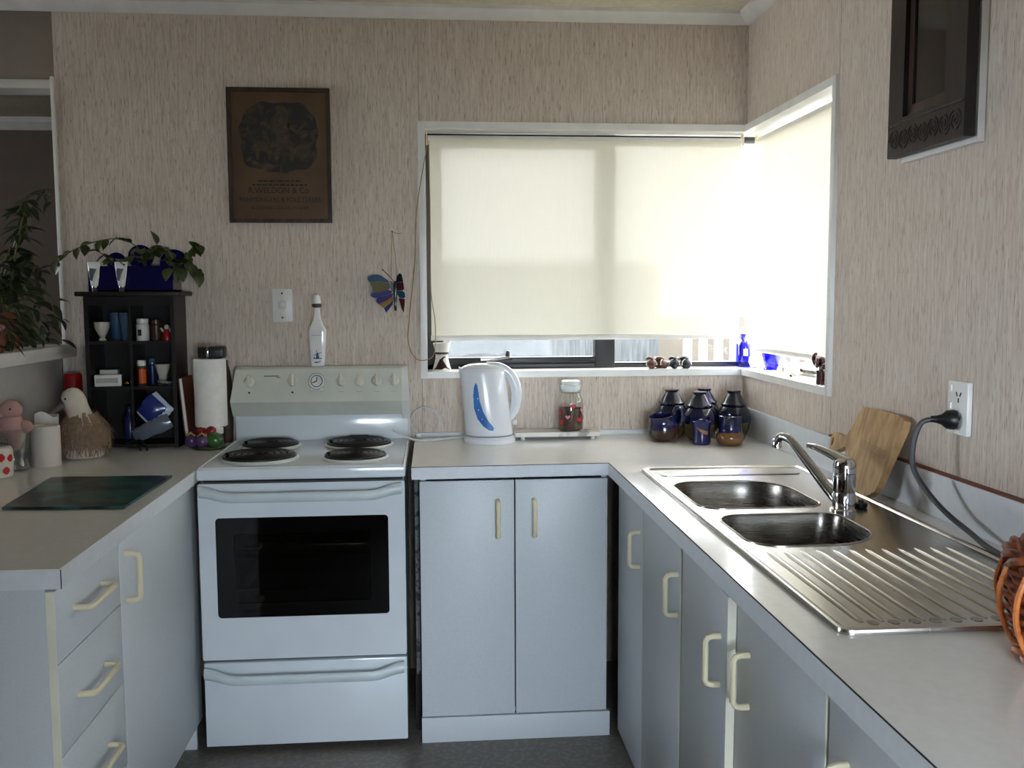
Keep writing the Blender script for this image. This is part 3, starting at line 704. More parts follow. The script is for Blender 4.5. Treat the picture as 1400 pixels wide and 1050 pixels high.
# raised rim around, sunk working area inside
def rim_loft(loop_fn, prof): return [[(p[0], p[1], z) for p in loop_fn(o)] for o, z in prof]
def so_in(o): return rrect(-.572+o, -.078-o, -2.182+o, -.772-o, max(.004, .022-o*.3), 4)
b = B().loft(rim_loft(so_in, [(0, HW+.001), (.002, HW+.008), (.007, HW+.0095), (.011, HW+.008), (.017, HW+.0045)]), False, False); obj('rim', b, 'steel', sk)
b = B().prism(rrect(-.535, -.120, -.900, -.835, .02), 'z', HW+.0042, HW+.0065); obj('ledge', b, 'steel', sk)
def bowl(loop, nm, depth):
    cx = sum(p[0] for p in loop)/len(loop); cy = sum(p[1] for p in loop)/len(loop)
    rings = []
    for k, z in ((1.0, HW+.004), (.985, HW-.004), (.955, HW-.03), (.93, HW-depth*.75), (.89, HW-depth*.93), (.80, HW-depth), (.18, HW-depth-.004)):
        rings.append([(cx+(p[0]-cx)*k, cy+(p[1]-cy)*k, z) for p in loop])
    o = obj(nm, B().loft(rings, False, True), 'steel_bowl', sk, ang=50)
    obj('bowl_lip', B().tube([(p[0], p[1], HW+.0042) for p in loop], .0028, 6, closed=True), 'steel', o)
    obj('drain', B().lathe([(.032, HW-depth-.003), (.030, HW-depth+.001), (.012, HW-depth+.001), (.010, HW-depth-.002)], (cx, cy, 0), 20), 'chrome', o)
bowl(b1, 'bowl', .165); bowl(b2, 'bowl', .150)
for i in range(12):
    x = -.517+.0345*i; z = HW+.0035
    rings = []
    for y, w, h in ((-1.715, .004, .001), (-1.74, .0075, .0045), (-1.95, .0075, .0045), (-2.115, .007, .0035), (-2.135, .004, .001)):
        rings.append([(x+w*math.cos(PI*k/8), y, z+h*math.sin(PI*k/8)) for k in range(9)])
    obj('ridge', B().loft(rings, close=False), 'steel', sk)
    obj('groove_end', B().prism([(x+.017+.009*math.cos(2*PI*k/14), -2.138+.011*math.sin(2*PI*k/14)) for k in range(14)], 'z', HW+.0035, HW+.0046), 'steel_bowl', sk)
tp = thing('mixer_tap', 'chrome lever mixer tap with angled spout standing between the sink bowls', 'tap', (-.205, -1.37, HW+.004))
TX, TY, T0 = -.205, -1.370, HW+.004
obj('tap_body', B().lathe([(.031, 0), (.031, .004), (.0265, .007), (.0265, .045), (.0255, .047), (.0265, .049), (.0265, .092)], (TX, TY, T0), 28), 'chrome', tp)
dl = Vector((-.045, .113, .0)).normalized()
cp = obj('tap_cap', B().lathe([(.0270, .094), (.0270, .112), (.024, .122), (.015, .129), (.004, .131)], (TX, TY, T0), 28), 'chrome', tp)
b = B(); q = [Vector((TX, TY, T0+.116))-dl*.012, Vector((TX, TY, T0+.124))+dl*.015, Vector((TX, TY, T0+.133))+dl*.05, Vector((TX, TY, T0+.140))+dl*.09, Vector((TX, TY, T0+.142))+dl*.122]
b.tube(spl(q, 5), [.017-.0105*i/20 for i in range(21)], 12, flat=1.15); obj('lever', b, 'chrome', tp)
sd = Vector((-.095, .160, 0)).normalized(); o0 = Vector((TX, TY, T0))
q = [o0+sd*.018+Vector((0, 0, .022)), o0+sd*.06+Vector((0, 0, .060)), o0+sd*.11+Vector((0, 0, .108)), o0+sd*.145+Vector((0, 0, .140)), o0+sd*.168+Vector((0, 0, .156)), o0+sd*.190+Vector((0, 0, .158)), o0+sd*.200+Vector((0, 0, .148))]
b = B().tube(spl(q, 5), [.014-.0035*min(1, i/18) for i in range(31)], 14); obj('spout', b, 'chrome', tp)
e = o0+sd*.203
obj('aerator', B().lathe([(.0125, .128), (.0125, .146), (.010, .150)], (e.x, e.y, T0), 18), 'chrome', tp)
one('sink_plug', 'small black rubber plug behind the chrome mixer tap', 'plug', B().lathe([(.014, 0), (.016, .004), (.016, .012), (.007, .014), (.006, .02)], (-.150, -1.345, HW+.0045), 16), 'black_plastic', (-.150, -1.345, HW+.0045))

# ------------------------------------------------------------------ chopping board leaning on the right wall
cbx = thing('chopping_board', 'worn wooden paddle chopping board leaning on the wall behind the tap', 'chopping board', (-.075, -1.19, HW+.002))
# outline in (y, height along the board)
ol = [(-.075, .000), (-.060, -.004), (.085, -.004), (.105, .008), (.1, .060), (.118, .100), (.165, .080), (.195, .070), (.212, .082), (.222, .108), (.214, .126), (.190, .130), (.150, .124), (.128, .134), (.110, .160), (.092, .200), (.080, .215), (.055, .219), (-.120, .219), (-.150, .208), (-.152, .186), (-.110, .040), (-.100, .015)]
ol = [(y-.0+.02, z+.004) for y, z in ol]
lean = math.atan2(.055, .215)
def bd(y, h, d): return (-.085+math.sin(lean)*h+math.cos(lean)*d, -1.19+y, HW+.008+math.cos(lean)*h-math.sin(lean)*d)
hole = [(.224+.006*math.cos(a), .105+.013*math.sin(a)) for a in [2*PI*k/12 for k in range(12)]]
b = B().plate(ol, [hole], 0, 1)
for v in b.bm.verts: v.co = Vector(bd(v.co.x, v.co.y, 0 if v.co.z < .5 else .018))
bmesh.ops.recalc_face_normals(b.bm, faces=b.bm.faces)
obj('board', b, 'board_wood', cbx)
b = B()
for i in range(4): b.loft([[bd(-.08+.0*i, .125-.006*i, -.0006), bd(.06, .135-.006*i, -.0006), bd(.06, .1356-.006*i, -.0006), bd(-.08, .1256-.006*i, -.0006)], [bd(-.08, .125-.006*i, .001), bd(.06, .135-.006*i, .001), bd(.06, .1356-.006*i, .001), bd(-.08, .1256-.006*i, .001)]])
obj('knife_scores', b, 'poster_frame', cbx)

# ------------------------------------------------------------------ power outlet, plug and cable
ou = thing('power_outlet', 'white double power outlet on the right wall with a black plug in its lower socket', 'outlet', (0, -1.517, 1.168))
obj('face_plate', B().box(-.013, -.0005, -1.558, -1.476, 1.108, 1.229, .003), 'white_plastic', ou)
for z in (1.142, 1.196):
    b = B()
    for y, dz, a in ((-1.530, .004, .5), (-1.515, .004, -.5), (-1.5225, -.010, 0)): b.box(-.0145, -.0125, y-.0012, y+.0012, z+dz-.005, z+dz+.005, rot=(a, 0, 0))
    obj('socket_slots', b, 'black_plastic', ou)
for z in (1.172, 1.212): obj('rocker_switch', B().box(-.017, -.012, -1.496, -1.485, z-.008, z+.008, .002), 'white_plastic', ou)
pg = thing('plug_and_cable', 'black plug and thick grey cable hanging from the right wall outlet to the basket', 'power cable', (-.014, -1.520, 1.142))
obj('plug', B().lathe([(.021, .0), (.023, .008), (.021, .022), (.012, .032), (.008, .045), (.0075, .055)], (-.014, -1.520, 1.142), 18, rot=(0, -PI/2, -.35)), 'black_plastic', pg)
b = B().tube(spl([(-.066, -1.502, 1.142), (-.085, -1.494, 1.130), (-.098, -1.490, 1.085), (-.100, -1.497, 1.030), (-.088, -1.535, .985), (-.075, -1.595, .948), (-.070, -1.680, .925), (-.080, -1.78, .913), (-.09, -1.95, .9115), (-.10, -2.04, .9115)], 8), .0062, 10); obj('cable', b, 'grey_rubber', pg)

# ------------------------------------------------------------------ wicker basket at the right edge
BX, BY = -.235, -2.335
bk = thing('wicker_basket', 'orange-brown woven wicker basket standing on the worktop at the right edge', 'basket', (BX, BY, HW))
NS = 18
def brad(z): return .118+.030*math.sin(min(1, z/.11)*PI/2)-.010*max(0, (z-.11)/.05)
obj('bottom', B().lathe([(.112, .001), (.116, .008), (.11, .010)], (BX, BY, HW), 40), 'wicker', bk)
rows = [.012+.0085*i for i in range(15)]
for i, z in enumerate(rows):
    pts = []
    for k in range(NS*6):
        a = 2*PI*k/(NS*6); r = brad(z)+.0045*math.cos(NS/2*a*1.0+(PI if i % 2 else 0)); pts.append((BX+r*math.cos(a), BY+r*math.sin(a), HW+z))
    obj('weave_strand', B().tube(pts, .0048, 6, closed=True), 'wicker', bk)
sk0 = None
for k in range(NS):
    a = 2*PI*k/NS; pts = []
    for i in range(9):
        z = .02+.115*i/8; r = brad(z)+.0075+.005*math.sin(PI*i/8); aa = a-.05*math.cos(PI*i/8); pts.append((BX+r*math.cos(aa), BY+r*math.sin(aa), HW+z))
    obj('stake', B().tube(pts, .0042, 8), 'wicker_light', bk)
for j in range(3):
    pts = []
    for k in range(160):
        a = 2*PI*k/160; ph = 7*a+j*2*PI/3; r = brad(.145)+.001+.007*math.cos(ph); pts.append((BX+r*math.cos(a), BY+r*math.sin(a), HW+.148+.008*math.sin(ph)))
    obj('rim_braid', B().tube(pts, .0068, 7, closed=True), 'wicker', bk)
b = B()
for j in range(2):
    pts = []
    for k in range(120):
        a = 2*PI*k/120; ph = NS*a/2+j*PI; r = brad(.01)+.006+.005*math.cos(ph); pts.append((BX+r*math.cos(a), BY+r*math.sin(a), HW+.012+.005*math.sin(ph)))
    b.tube(pts, .006, 6, closed=True)
obj('foot_braid', b, 'wicker_light', bk)

# ------------------------------------------------------------------ carved frame on the right wall
fr = thing('carved_frame', 'dark carved wooden mirror frame hung high on the right wall', 'picture frame', (-.03, -1.385, 1.77))
fy0, fy1, fz0, fz1 = -1.558, -1.214, 1.764, 2.36
def yring(y0, y1, z0, z1, hy0, hy1, hz0, hz1, xa, xb):
    b = B().plate([(y0, z0), (y1, z0), (y1, z1), (y0, z1)], [[(hy0, hz0), (hy1, hz0), (hy1, hz1), (hy0, hz1)]], 0, 1)
    for v in b.bm.verts: v.co = Vector((xb if v.co.z > .5 else xa, v.co.x, v.co.y))
    return b
obj('outer_frame', yring(fy0, fy1, fz0, fz1, fy0+.085, fy1-.072, fz0+.090, fz1-.09, -.022, -.046), 'frame_wood', fr)
obj('inner_frame', yring(fy0+.080, fy1-.068, fz0+.085, fz1-.085, fy0+.106, fy1-.094, fz0+.116, fz1-.116, -.022, -.034), 'poster_frame', fr)
M['dark_mirror'] = mat('dark_mirror_glass', '1d1916', .08, var=.02)
obj('mirror_glass', B().box(-.030, -.024, fy0+.10, fy1-.088, fz0+.11, fz1-.11), 'dark_mirror', fr)
scroll = mesh_of(B().tube([(0, .026*(1-t/26)*math.cos(t*.62), .027*(1-t/26)*math.sin(t*.62)) for t in range(25)], .0026, 5), 'scroll', 'frame_wood')
for i in range(7):
    o = bpy.data.objects.new('scroll', scroll); COL.objects.link(o); o.parent = fr; o.location = Vector((-.0462, fy0+.034+i*.046, fz0+.040))-fr.location
    if i % 2: o.scale = (1, -1, -1)
b = B().tube([(-.0465, fy0+.004, fz0+.078), (-.0465, fy1-.004, fz0+.078)], .003, 6); obj('bead', b, 'poster_frame', fr)
bb = thing('backing_board', 'pale painted backing board on the wall behind the carved dark frame', 'board', (-.01, -1.39, 1.75))
obj('panel', B().box(-.014, -.0005, -1.556, -1.240, 1.768, 2.40, .002), mat('pale_blue_paint', 'b3bfce', .4), bb)
obj('moulding', yring(-1.562, -1.230, 1.752, 2.42, -1.552, -1.242, 1.766, 2.39, -.0006, -.017), 'white_trim', bb)

# ------------------------------------------------------------------ poster on the back wall
po = thing('framed_poster', 'framed brown vintage poster with dark engraving on the back wall above the stove', 'poster', (-1.736, 0, 1.697))
px0, px1, pz0, pz1 = -1.919, -1.553, 1.697, 2.176
def xring(x0, x1, z0, z1, t, ya, yb):
    b = B().plate([(x0, z0), (x1, z0), (x1, z1), (x0, z1)], [[(x0+t, z0+t), (x1-t, z0+t), (x1-t, z1-t), (x0+t, z1-t)]], 0, 1)
    for v in b.bm.verts: v.co = Vector((v.co.x, yb if v.co.z > .5 else ya, v.co.y))
    return b
obj('frame', xring(px0, px1, pz0, pz1, .014, -.001, -.020), 'poster_frame', po)
M['old_paper'] = mat('aged_brown_paper', '5c432b', .6, var=.25, scale=9)
obj('print', B().box(px0+.012, px1-.012, -.012, -.001, pz0+.012, pz1-.012), 'old_paper', po)
k = NT('engraving_ink'); tc = k.n('ShaderNodeTexCoord'); n1 = k.n('ShaderNodeTexNoise'); n1.inputs['Scale'].default_value = 22; n1.inputs['Detail'].default_value = 8; n1.inputs['Distortion'].default_value = 1.2
k.l(tc.outputs['Object'], n1.inputs['Vector']); rp = k.n('ShaderNodeValToRGB'); rp.color_ramp.elements[0].position = .48; rp.color_ramp.elements[1].position = .74
rp.color_ramp.elements[0].color = lin('26241f'); rp.color_ramp.elements[1].color = lin('5a4a35'); k.l(n1.outputs['Fac'], rp.inputs[0]); k.l(rp.outputs[0], k.b.inputs['Base Color']); k.b.inputs['Roughness'].default_value = .7
M['engraving'] = k.m
M['ink'] = mat('print_ink', '231d18', .7); M['ink_brown'] = mat('print_ink_light', '463827', .7, var=.35, scale=70)
pts = []
for i in range(72):
    a = 2*PI*i/72; ca, sa = math.cos(a), math.sin(a); kk = (abs(ca)**3.2+abs(sa)**3.2)**(-1/3.2); w = 1+.025*math.sin(7*a)+.02*math.sin(13*a+1)
    pts.append((-1.737+.137*ca*kk*w, 2.002+.124*sa*kk*w))
obj('engraving', B().prism(pts, 'y', -.0126, -.0119), 'engraving', po)
# vague seated hunter and hounds in the vignette
b = B()
head = [(.004+.011*math.cos(2*PI*k/14), .094+.013*math.sin(2*PI*k/14)) for k in range(14)]
for poly in (head, [(-.016, .104), (.024, .106), (.018, .116), (-.006, .118)], [(-.014, .080), (.018, .082), (.036, .060), (.034, .010), (-.012, .012), (-.022, .050)],
             [(-.012, .010), (.034, .010), (.052, -.028), (.048, -.075), (.036, -.075), (.034, -.034), (.006, -.020), (-.006, -.072), (-.018, -.072)],
             [(.030, .060), (.062, .030), (.084, .052), (.088, .046), (.064, .018), (.030, .042)],
             [(-.090, -.030), (-.066, -.018), (-.034, -.024), (-.024, -.008), (-.014, -.020), (-.026, -.040), (-.034, -.074), (-.040, -.074), (-.044, -.044), (-.072, -.044), (-.076, -.074), (-.082, -.074)]):
    b.prism([(-1.735+x, 1.995+z) for x, z in poly], 'y', -.0131, -.0126)
obj('figure_print', b, 'ink_brown', po)
obj('branch_print', B().tube([(-1.80, -.0122, 2.122), (-1.75, -.0122, 2.118), (-1.70, -.0122, 2.121), (-1.66, -.0122, 2.112)], .002, 5), 'ink', po)
b = B(); rw = random.Random(5)
for z, h_, x0, x1 in ((1.846, .006, -1.815, -1.660), (1.832, .006, -1.835, -1.640)):     # two worn lines of print, no longer legible
    x = x0
    while x < x1:
        w = rw.uniform(.006, .020); b.box(x, min(x+w, x1), -.0126, -.0121, z-h_/2*rw.uniform(.7, 1), z+h_/2); x += w+.004
obj('worn_print', b, 'ink', po)['kind'] = 'stuff'
text_obj('lettering', 'R.WELDON & Co', 'ink', po, (-1.742, -.0122, 1.803), .030, sx=.95)
text_obj('lettering', 'FISHMONGERS & POULTERERS', 'ink', po, (-1.737, -.0122, 1.771), .0250, sx=.86)
text_obj('lettering', '& LICENSED DEALERS IN GAME', 'ink', po, (-1.737, -.0122, 1.745), .0165, sx=.9)

# ------------------------------------------------------------------ light switch
sw = thing('light_switch', 'white single light switch plate on the back wall above the stove', 'light switch', (-1.741, 0, 1.336))
obj('face_plate', B().box(-1.777, -1.704, -.010, -.0005, 1.336, 1.457, .003), 'white_plastic', sw)
obj('rocker', B().box(-1.755, -1.727, -.013, -.009, 1.384, 1.412, .003), 'knob', sw)
obj('rocker_pad', B().box(-1.7485, -1.7335, -.016, -.0125, 1.388, 1.408, .003, rot=(.12, 0, 0)), 'white_plastic', sw)
for z in (1.352, 1.441): obj('screw', B().lathe([(.004, 0), (.003, .002)], (-1.741, -.010, z), 10, rot=(PI/2, 0, 0)), 'chrome', sw)

# ------------------------------------------------------------------ delft bottle on the stove's back guard
bt = thing('ceramic_bottle', 'tall white ceramic bottle with blue windmill standing on the stove control panel', 'bottle', (-1.611, -.048, 1.1745))
bz = 1.1745
rings = []
def sqr(cx, cy, hx, hy, z, p=6, n=28):
    out = []
    for i in range(n):
        a = 2*PI*i/n; ca, sa = math.cos(a), math.sin(a); kk = (abs(ca)**p+abs(sa)**p)**(-1/p); out.append((cx+hx*ca*kk, cy+hy*sa*kk, z))
    return out
for hx, z, p in ((.023, 0, 6), (.0245, .002, 6), (.029, .070, 6), (.0325, .126, 6), (.0318, .134, 5), (.022, .152, 4), (.015, .170, 3), (.0115, .195, 2.5), (.0105, .215, 2.2)):
    rings.append(sqr(-1.611, -.048, hx, hx*.52, bz+z, p))
obj('body', B().loft(rings), 'white_ceramic', bt, ang=50)
obj('collar', B().lathe([(.011, .214), (.0175, .217), (.0175, .226), (.014, .229)], (-1.611, -.048, bz), 20), mat('brown_cork_band', '4d3a3a', .6), bt)
obj('stopper', B().lathe([(.0145, .228), (.0155, .232), (.0140, .256), (.008, .261)], (-1.611, -.048, bz), 20), 'white_ceramic', bt)
M['delft'] = mat('delft_blue', '2b4a86', .3)
def flatfig(polys, ox, oz, y0, y1, tilt=.0):
    b = B()
    for q in polys: b.prism([(ox+x, oz+z) for x, z in q], 'y', y0, y1)
    return b
wm = [[(-.006, 0), (.006, 0), (.0035, .016), (-.0035, .016)], [(-.004, .016), (.004, .016), (0, .021)], [(-.0008, .014), (.015, .020), (.016, .0225), (0, .0165)], [(0, .0165), (-.0035, .030), (-.0055, .030), (-.0012, .014)], [(0, .014), (-.014, .010), (-.014, .0125), (-.0005, .0165)], [(-.015, -.003), (.016, -.002), (.016, .0005), (-.015, 0)], [(-.013, -.014), (-.004, -.012), (.0, -.014), (.012, -.009), (.012, -.0115), (0, -.017), (-.013, -.0165)], [(-.016, .001), (-.012, .006), (-.008, .001)]]
obj('windmill_print', flatfig(wm, -1.611, bz+.030, -.0640, -.0615), 'delft', bt)
obj('scroll_print', flatfig([[(-.020+.008*i, .0), (-.016+.008*i, .004), (-.013+.008*i, 0), (-.016+.008*i, .0015)] for i in range(5)], -1.611, bz+.112, -.0658, -.0635), 'delft', bt)

# ------------------------------------------------------------------ stained glass butterfly
bf = thing('butterfly_ornament', 'stained glass butterfly ornament hanging by string beside the window', 'ornament', (-1.335, -.012, 1.36))
nx, nz = -1.336, 1.664
obj('nail', B().tube([(nx, .0, nz), (nx, -.018, nz+.002)], .0025, 6), 'black_plastic', bf)
obj('string', B().tube([(nx, -.014, nz), (-1.340, -.016, 1.58), (-1.341, -.018, 1.500)], .0011, 5).tube([(nx, -.014, nz), (-1.326, -.016, 1.58), (-1.322, -.018, 1.500)], .0011, 5).tube([(nx, -.014, nz), (-1.315, -.012, nz-.006), (-1.30, -.008, nz-.004)], .001, 5), 'string', bf)
cols = dict(teal='1d4763', olive='5d5a3c', blue='1f2f74', indigo='24175c', ochre='8c6d22', maroon='4b2026', dark='1a2530', clear='7d8a90')
for c_, h_ in cols.items(): M['bg_'+c_] = mat('stained_glass_'+c_, h_, .15, coat=.3, var=.12)
# polygons in photo-like units (0..70 across), centre (46,-38)
def P2(q, swing, ox=42, side=-1):
    out = []
    for u, v in q:
        x = (u-ox)*.00262; z = -v*.00262
        out.append((x, z))
    return out
left = {'teal': [(34, 18), (28, 13), (22, 10), (15, 10.5), (10, 13), (9, 17), (12, 21), (17, 20), (24, 19.5), (32, 20.5), (36, 22)],
        'olive': [(12, 21.5), (17, 20.5), (24, 20), (32, 21), (36, 22.5), (37, 28), (34, 31), (27, 33), (20, 35), (14, 34.5), (15, 30)],
        'blue': [(14, 35), (20, 35.5), (27, 33.5), (34, 31.5), (39, 33), (38, 36), (30, 39), (22, 42), (16, 42), (12, 39)],
        'indigo': [(20, 42.5), (30, 39.5), (40, 36), (39, 41), (30, 47), (22, 51), (19, 47)],
        'ochre': [(22.5, 51.5), (30, 47.5), (40, 40.5), (41, 44), (34, 51), (28, 56)],
        'maroon': [(28.5, 56.3), (34, 51.5), (41, 44.5), (39, 52), (34, 59), (31, 63), (30, 60)],
        'clear': [(36, 18.5), (40, 20), (42, 26), (41, 34), (37.5, 31), (37.2, 24)]}
ox, oz = -1.427+34*.00262*.0, 1.5345
def wing_pts(q, x0, th, depth0):
    out0, out1 = [], []
    for u, v in q:
        s_ = (u-42)*(.0031 if u < 42 else .0028)
        out0.append((x0+s_*math.cos(th), -.014-abs(s_*math.sin(th)), oz-v*.00265)); out1.append((x0+s_*math.cos(th), -.017-abs(s_*math.sin(th)), oz-v*.00265))
    return [out0, out1]
for nm, q in left.items(): obj('wing_pane', B().loft(wing_pts(q, -1.330, .35, 0)), 'bg_'+('indigo' if nm == 'maroon' else nm), bf)
right = {'dark': [(47, 18), (48, 12), (52, 8), (55, 10), (57, 20), (50, 20.5), (47, 22)], 'maroon': [(47, 22.5), (50, 21), (57, 20.5), (58, 30), (56, 32), (49, 32), (47, 28)], 'teal': [(48, 32.5), (56, 32.5), (59, 36), (59.5, 41), (57, 43), (51, 42), (48, 37)], 'olive': [(50, 42.5), (56, 43.5), (59, 44), (58, 55), (57, 63), (54, 57)]}
for nm, q in right.items(): obj('wing_pane', B().loft(wing_pts([(u-2.5, v) for u, v in q], -1.330, -.35, 0)), 'bg_'+('maroon' if nm == 'olive' else nm), bf)
obj('body', B().lathe([(.003, -.085), (.0055, -.078), (.0045, -.06), (.006, -.045), (.008, -.015), (.007, .015), (.004, .024)], (-1.327, -.022, 1.46), 12), 'bg_dark', bf)
obj('antenna', B().tube([(-1.330, -.022, 1.480), (-1.350, -.024, 1.505), (-1.372, -.026, 1.526)], .0013, 5).ball((-1.372, -.026, 1.526), .0028, seg=8), 'black_plastic', bf)

# ------------------------------------------------------------------ kettle, cord, marble slab, jar
KX, KY = -.990, -.150
kt = thing('electric_kettle', 'white plastic electric kettle with blue water window on the back worktop', 'kettle', (KX, KY, HW))
obj('power_base', B().lathe([(.092, .0), (.094, .004), (.094, .016), (.086, .024), (.06, .026)], (KX, KY, HW), 40, 1, .9), 'kettle', kt)
body = []
def kprof(z):
    # left edge x, right edge x, half depth
    f = (z-.028)/(.262-.028); f = max(0, min(1, f))
    xl = -.088-.019*f**1.1; xr = .086-.030*f
    return xl, xr, .074+.004*math.sin(f*PI)-.010*f
zs = [.028, .031, .05, .08, .11, .14, .17, .20, .23, .248, .258]
for z in zs:
    xl, xr, hy = kprof(z); ins = .004 if z == .028 else 0
    body.append([(KX+(xl+xr)/2+((xr-xl)/2-ins)*math.cos(a), KY+(hy-ins)*math.sin(a), HW+z) for a in [2*PI*k/40 for k in range(40)]])
for k_, z in ((.97, .264), (.90, .272), (.75, .279), (.5, .284), (.2, .286)):
    xl, xr, hy = kprof(.258); body.append([(KX+(xl+xr)/2-.006*(1-k_)*0+k_*(xr-xl)/2*math.cos(a), KY+k_*hy*math.sin(a), HW+z-.008*(k_*math.cos(a) < -.6)*0) for a in [2*PI*k/40 for k in range(40)]])
kb = obj('kettle_body', B().loft(body), 'kettle', kt, ang=60)
obj('spout_lip', B().loft([[(KX-.080+d, KY+w*s_, HW+z) for s_, z in ((-1, z0), (0, z0-dz), (1, z0), (1, z0+.012), (-1, z0+.012))] for d, w, z0, dz in ((.02, .034, .252, .03), (-.012, .028, .256, .022), (-.030, .015, .262, .010))]), 'kettle', kt)
obj('lid_seam', B().tube([(KX-.025+.072*math.cos(a), KY+.060*math.sin(a), HW+.2725) for a in [2*PI*k/36 for k in range(36)]], .0009, 5, closed=True), 'handle_plastic', kb)
hp = [(KX-.01, KY, HW+.279), (KX+.035, KY, HW+.272), (KX+.070, KY, HW+.250), (KX+.094, KY, HW+.210), (KX+.100, KY, HW+.165), (KX+.093, KY, HW+.120), (KX+.074, KY, HW+.092), (KX+.055, KY, HW+.088)]
sp_ = spl(hp, 7); obj('handle', B().tube(sp_, [.013+.007*math.sin(PI*i/(len(sp_)-1)) for i in range(len(sp_))], 14, flat=.8, up=(0, 0, 1)), 'kettle', kt)
obj('switch', B().box(KX+.083, KX+.100, KY-.012, KY+.012, HW+.062, HW+.080, .004), 'white_plastic', kt)
def ksurf(u, v, lift):                    # u = x offset from centre, v = height
    xl, xr, hy = kprof(v); cx = (xl+xr)/2; h_ = (xr-xl)/2; t = max(-.999, min(.999, (u-cx)/h_))
    return (KX+u, KY-hy*math.sqrt(1-t*t)-lift-.0004, HW+v)
M['kettle_blue'] = mat('blue_window_plastic', '3f78c4', .2, var=.25, scale=12)
kw = [(-.052, .222), (-.046, .212), (-.042, .185), (-.038, .155), (-.026, .118), (-.008, .085), (.012, .060), (.008, .050), (-.006, .052), (-.026, .066), (-.046, .092), (-.058, .130), (-.061, .175), (-.058, .205)]
obj('water_window', decal(ksurf, kw, .0012, .0008), 'kettle_blue', kb)
b = B()
for u, v in ((-.045, .165), (-.042, .125), (-.030, .092)):
    b.ball(ksurf(u, v, .001), .0022, seg=6)
obj('level_marks', b, 'white_plastic', kb)
cd = thing('power_cable', 'white appliance cable looped on the worktop between kettle and stove', 'cord', (-1.2, -.10, HW))
b = B().tube(spl([(-1.340, -.085, .940), (-1.315, -.10, .926), (-1.285, -.115, .914), (-1.255, -.125, .906), (-1.215, -.125, .9045), (-1.17, -.105, .9045), (-1.13, -.075, .9045), (-1.085, -.06, .9045), (-1.04, -.065, .9045)], 7), .0042, 8); obj('lead', b, 'white_plastic', cd)
b = B().tube([(-1.225+.052*math.cos(a), -.020-.012*math.sin(a), .962+.054*math.sin(a)) for a in [2*PI*k/40-1.1 for k in range(41)]], .0022, 7)
obj('loop', b, 'handle_plastic', cd)
obj('tie_clip', B().box(-1.258, -1.240, -.034, -.018, .902, .918, .003), 'white_plastic', cd)
ms = thing('marble_slab', 'pale marble slab on small feet under the coffee jar', 'serving board', (-.74, -.08, HW))
obj('slab', B().prism(rrect(-.900, -.578, -.135, -.018, .012, 4), 'z', HW+.012, HW+.028), 'marble', ms)
for x in (-.865, -.605):
    for y in (-.118, -.035): obj('foot', B().lathe([(.009, 0), (.007, .012)], (x, y, HW), 12), 'white_plastic', ms)
jx, jy, jz = -.683, -.080, HW+.0285
jr = thing('coffee_jar', 'clear glass jar half full of coffee with red and pink hearts', 'jar', (jx, jy, jz))
jp = [(.040, 0), (.046, .004), (.048, .020), (.048, .105), (.045, .120), (.036, .134), (.034, .142)]
obj('glass', B().lathe(jp, (jx, jy, jz), 32, cap1=False), 'clear_glass', jr)
obj('coffee', B().lathe([(.038, .003), (.044, .006), (.0455, .020), (.0455, .080), (.044, .083), (.02, .085)], (jx, jy, jz), 28), 'coffee', jr)
obj('neck_ring', B().lathe([(.034, .140), (.0395, .142), (.0395, .152), (.035, .155)], (jx, jy, jz), 28), 'clear_glass', jr)
lid = obj('lid', B().lathe([(.034, .146), (.0385, .158), (.0385, .168), (.030, .171), (.033, .176), (.035, .184), (.028, .188)], (jx, jy, jz), 28), mat('frosted_glass_lid', 'dfe6e4', .15, coat=.4), jr)
def jsurf(u, v, lift):
    a = u/.0485-PI/2; r = .0485+lift; return (jx+r*math.cos(a), jy+r*math.sin(a), jz+v)
def heart(cu, cv, s): return [(cu+s*math.sin(t)**3, cv+s*(.81*math.cos(t)-.31*math.cos(2*t)-.12*math.cos(3*t))) for t in [2*PI*k/24 for k in range(24)]]
for cu, cv, s, m in ((-.033, .101, .009, 'pink_print'), (.003, .094, .010, 'red_print'), (.045, .078, .011, 'pink_print'), (-.017, .054, .009, 'pink_print'), (.030, .044, .011, 'red_print'), (-.043, .035, .012, 'red_print'), (-.05, .07, .010, 'red_print'), (.062, .05, .010, 'red_print')):
    obj('heart_print', decal(jsurf, heart(cu, cv, s), .0018), m, jr)

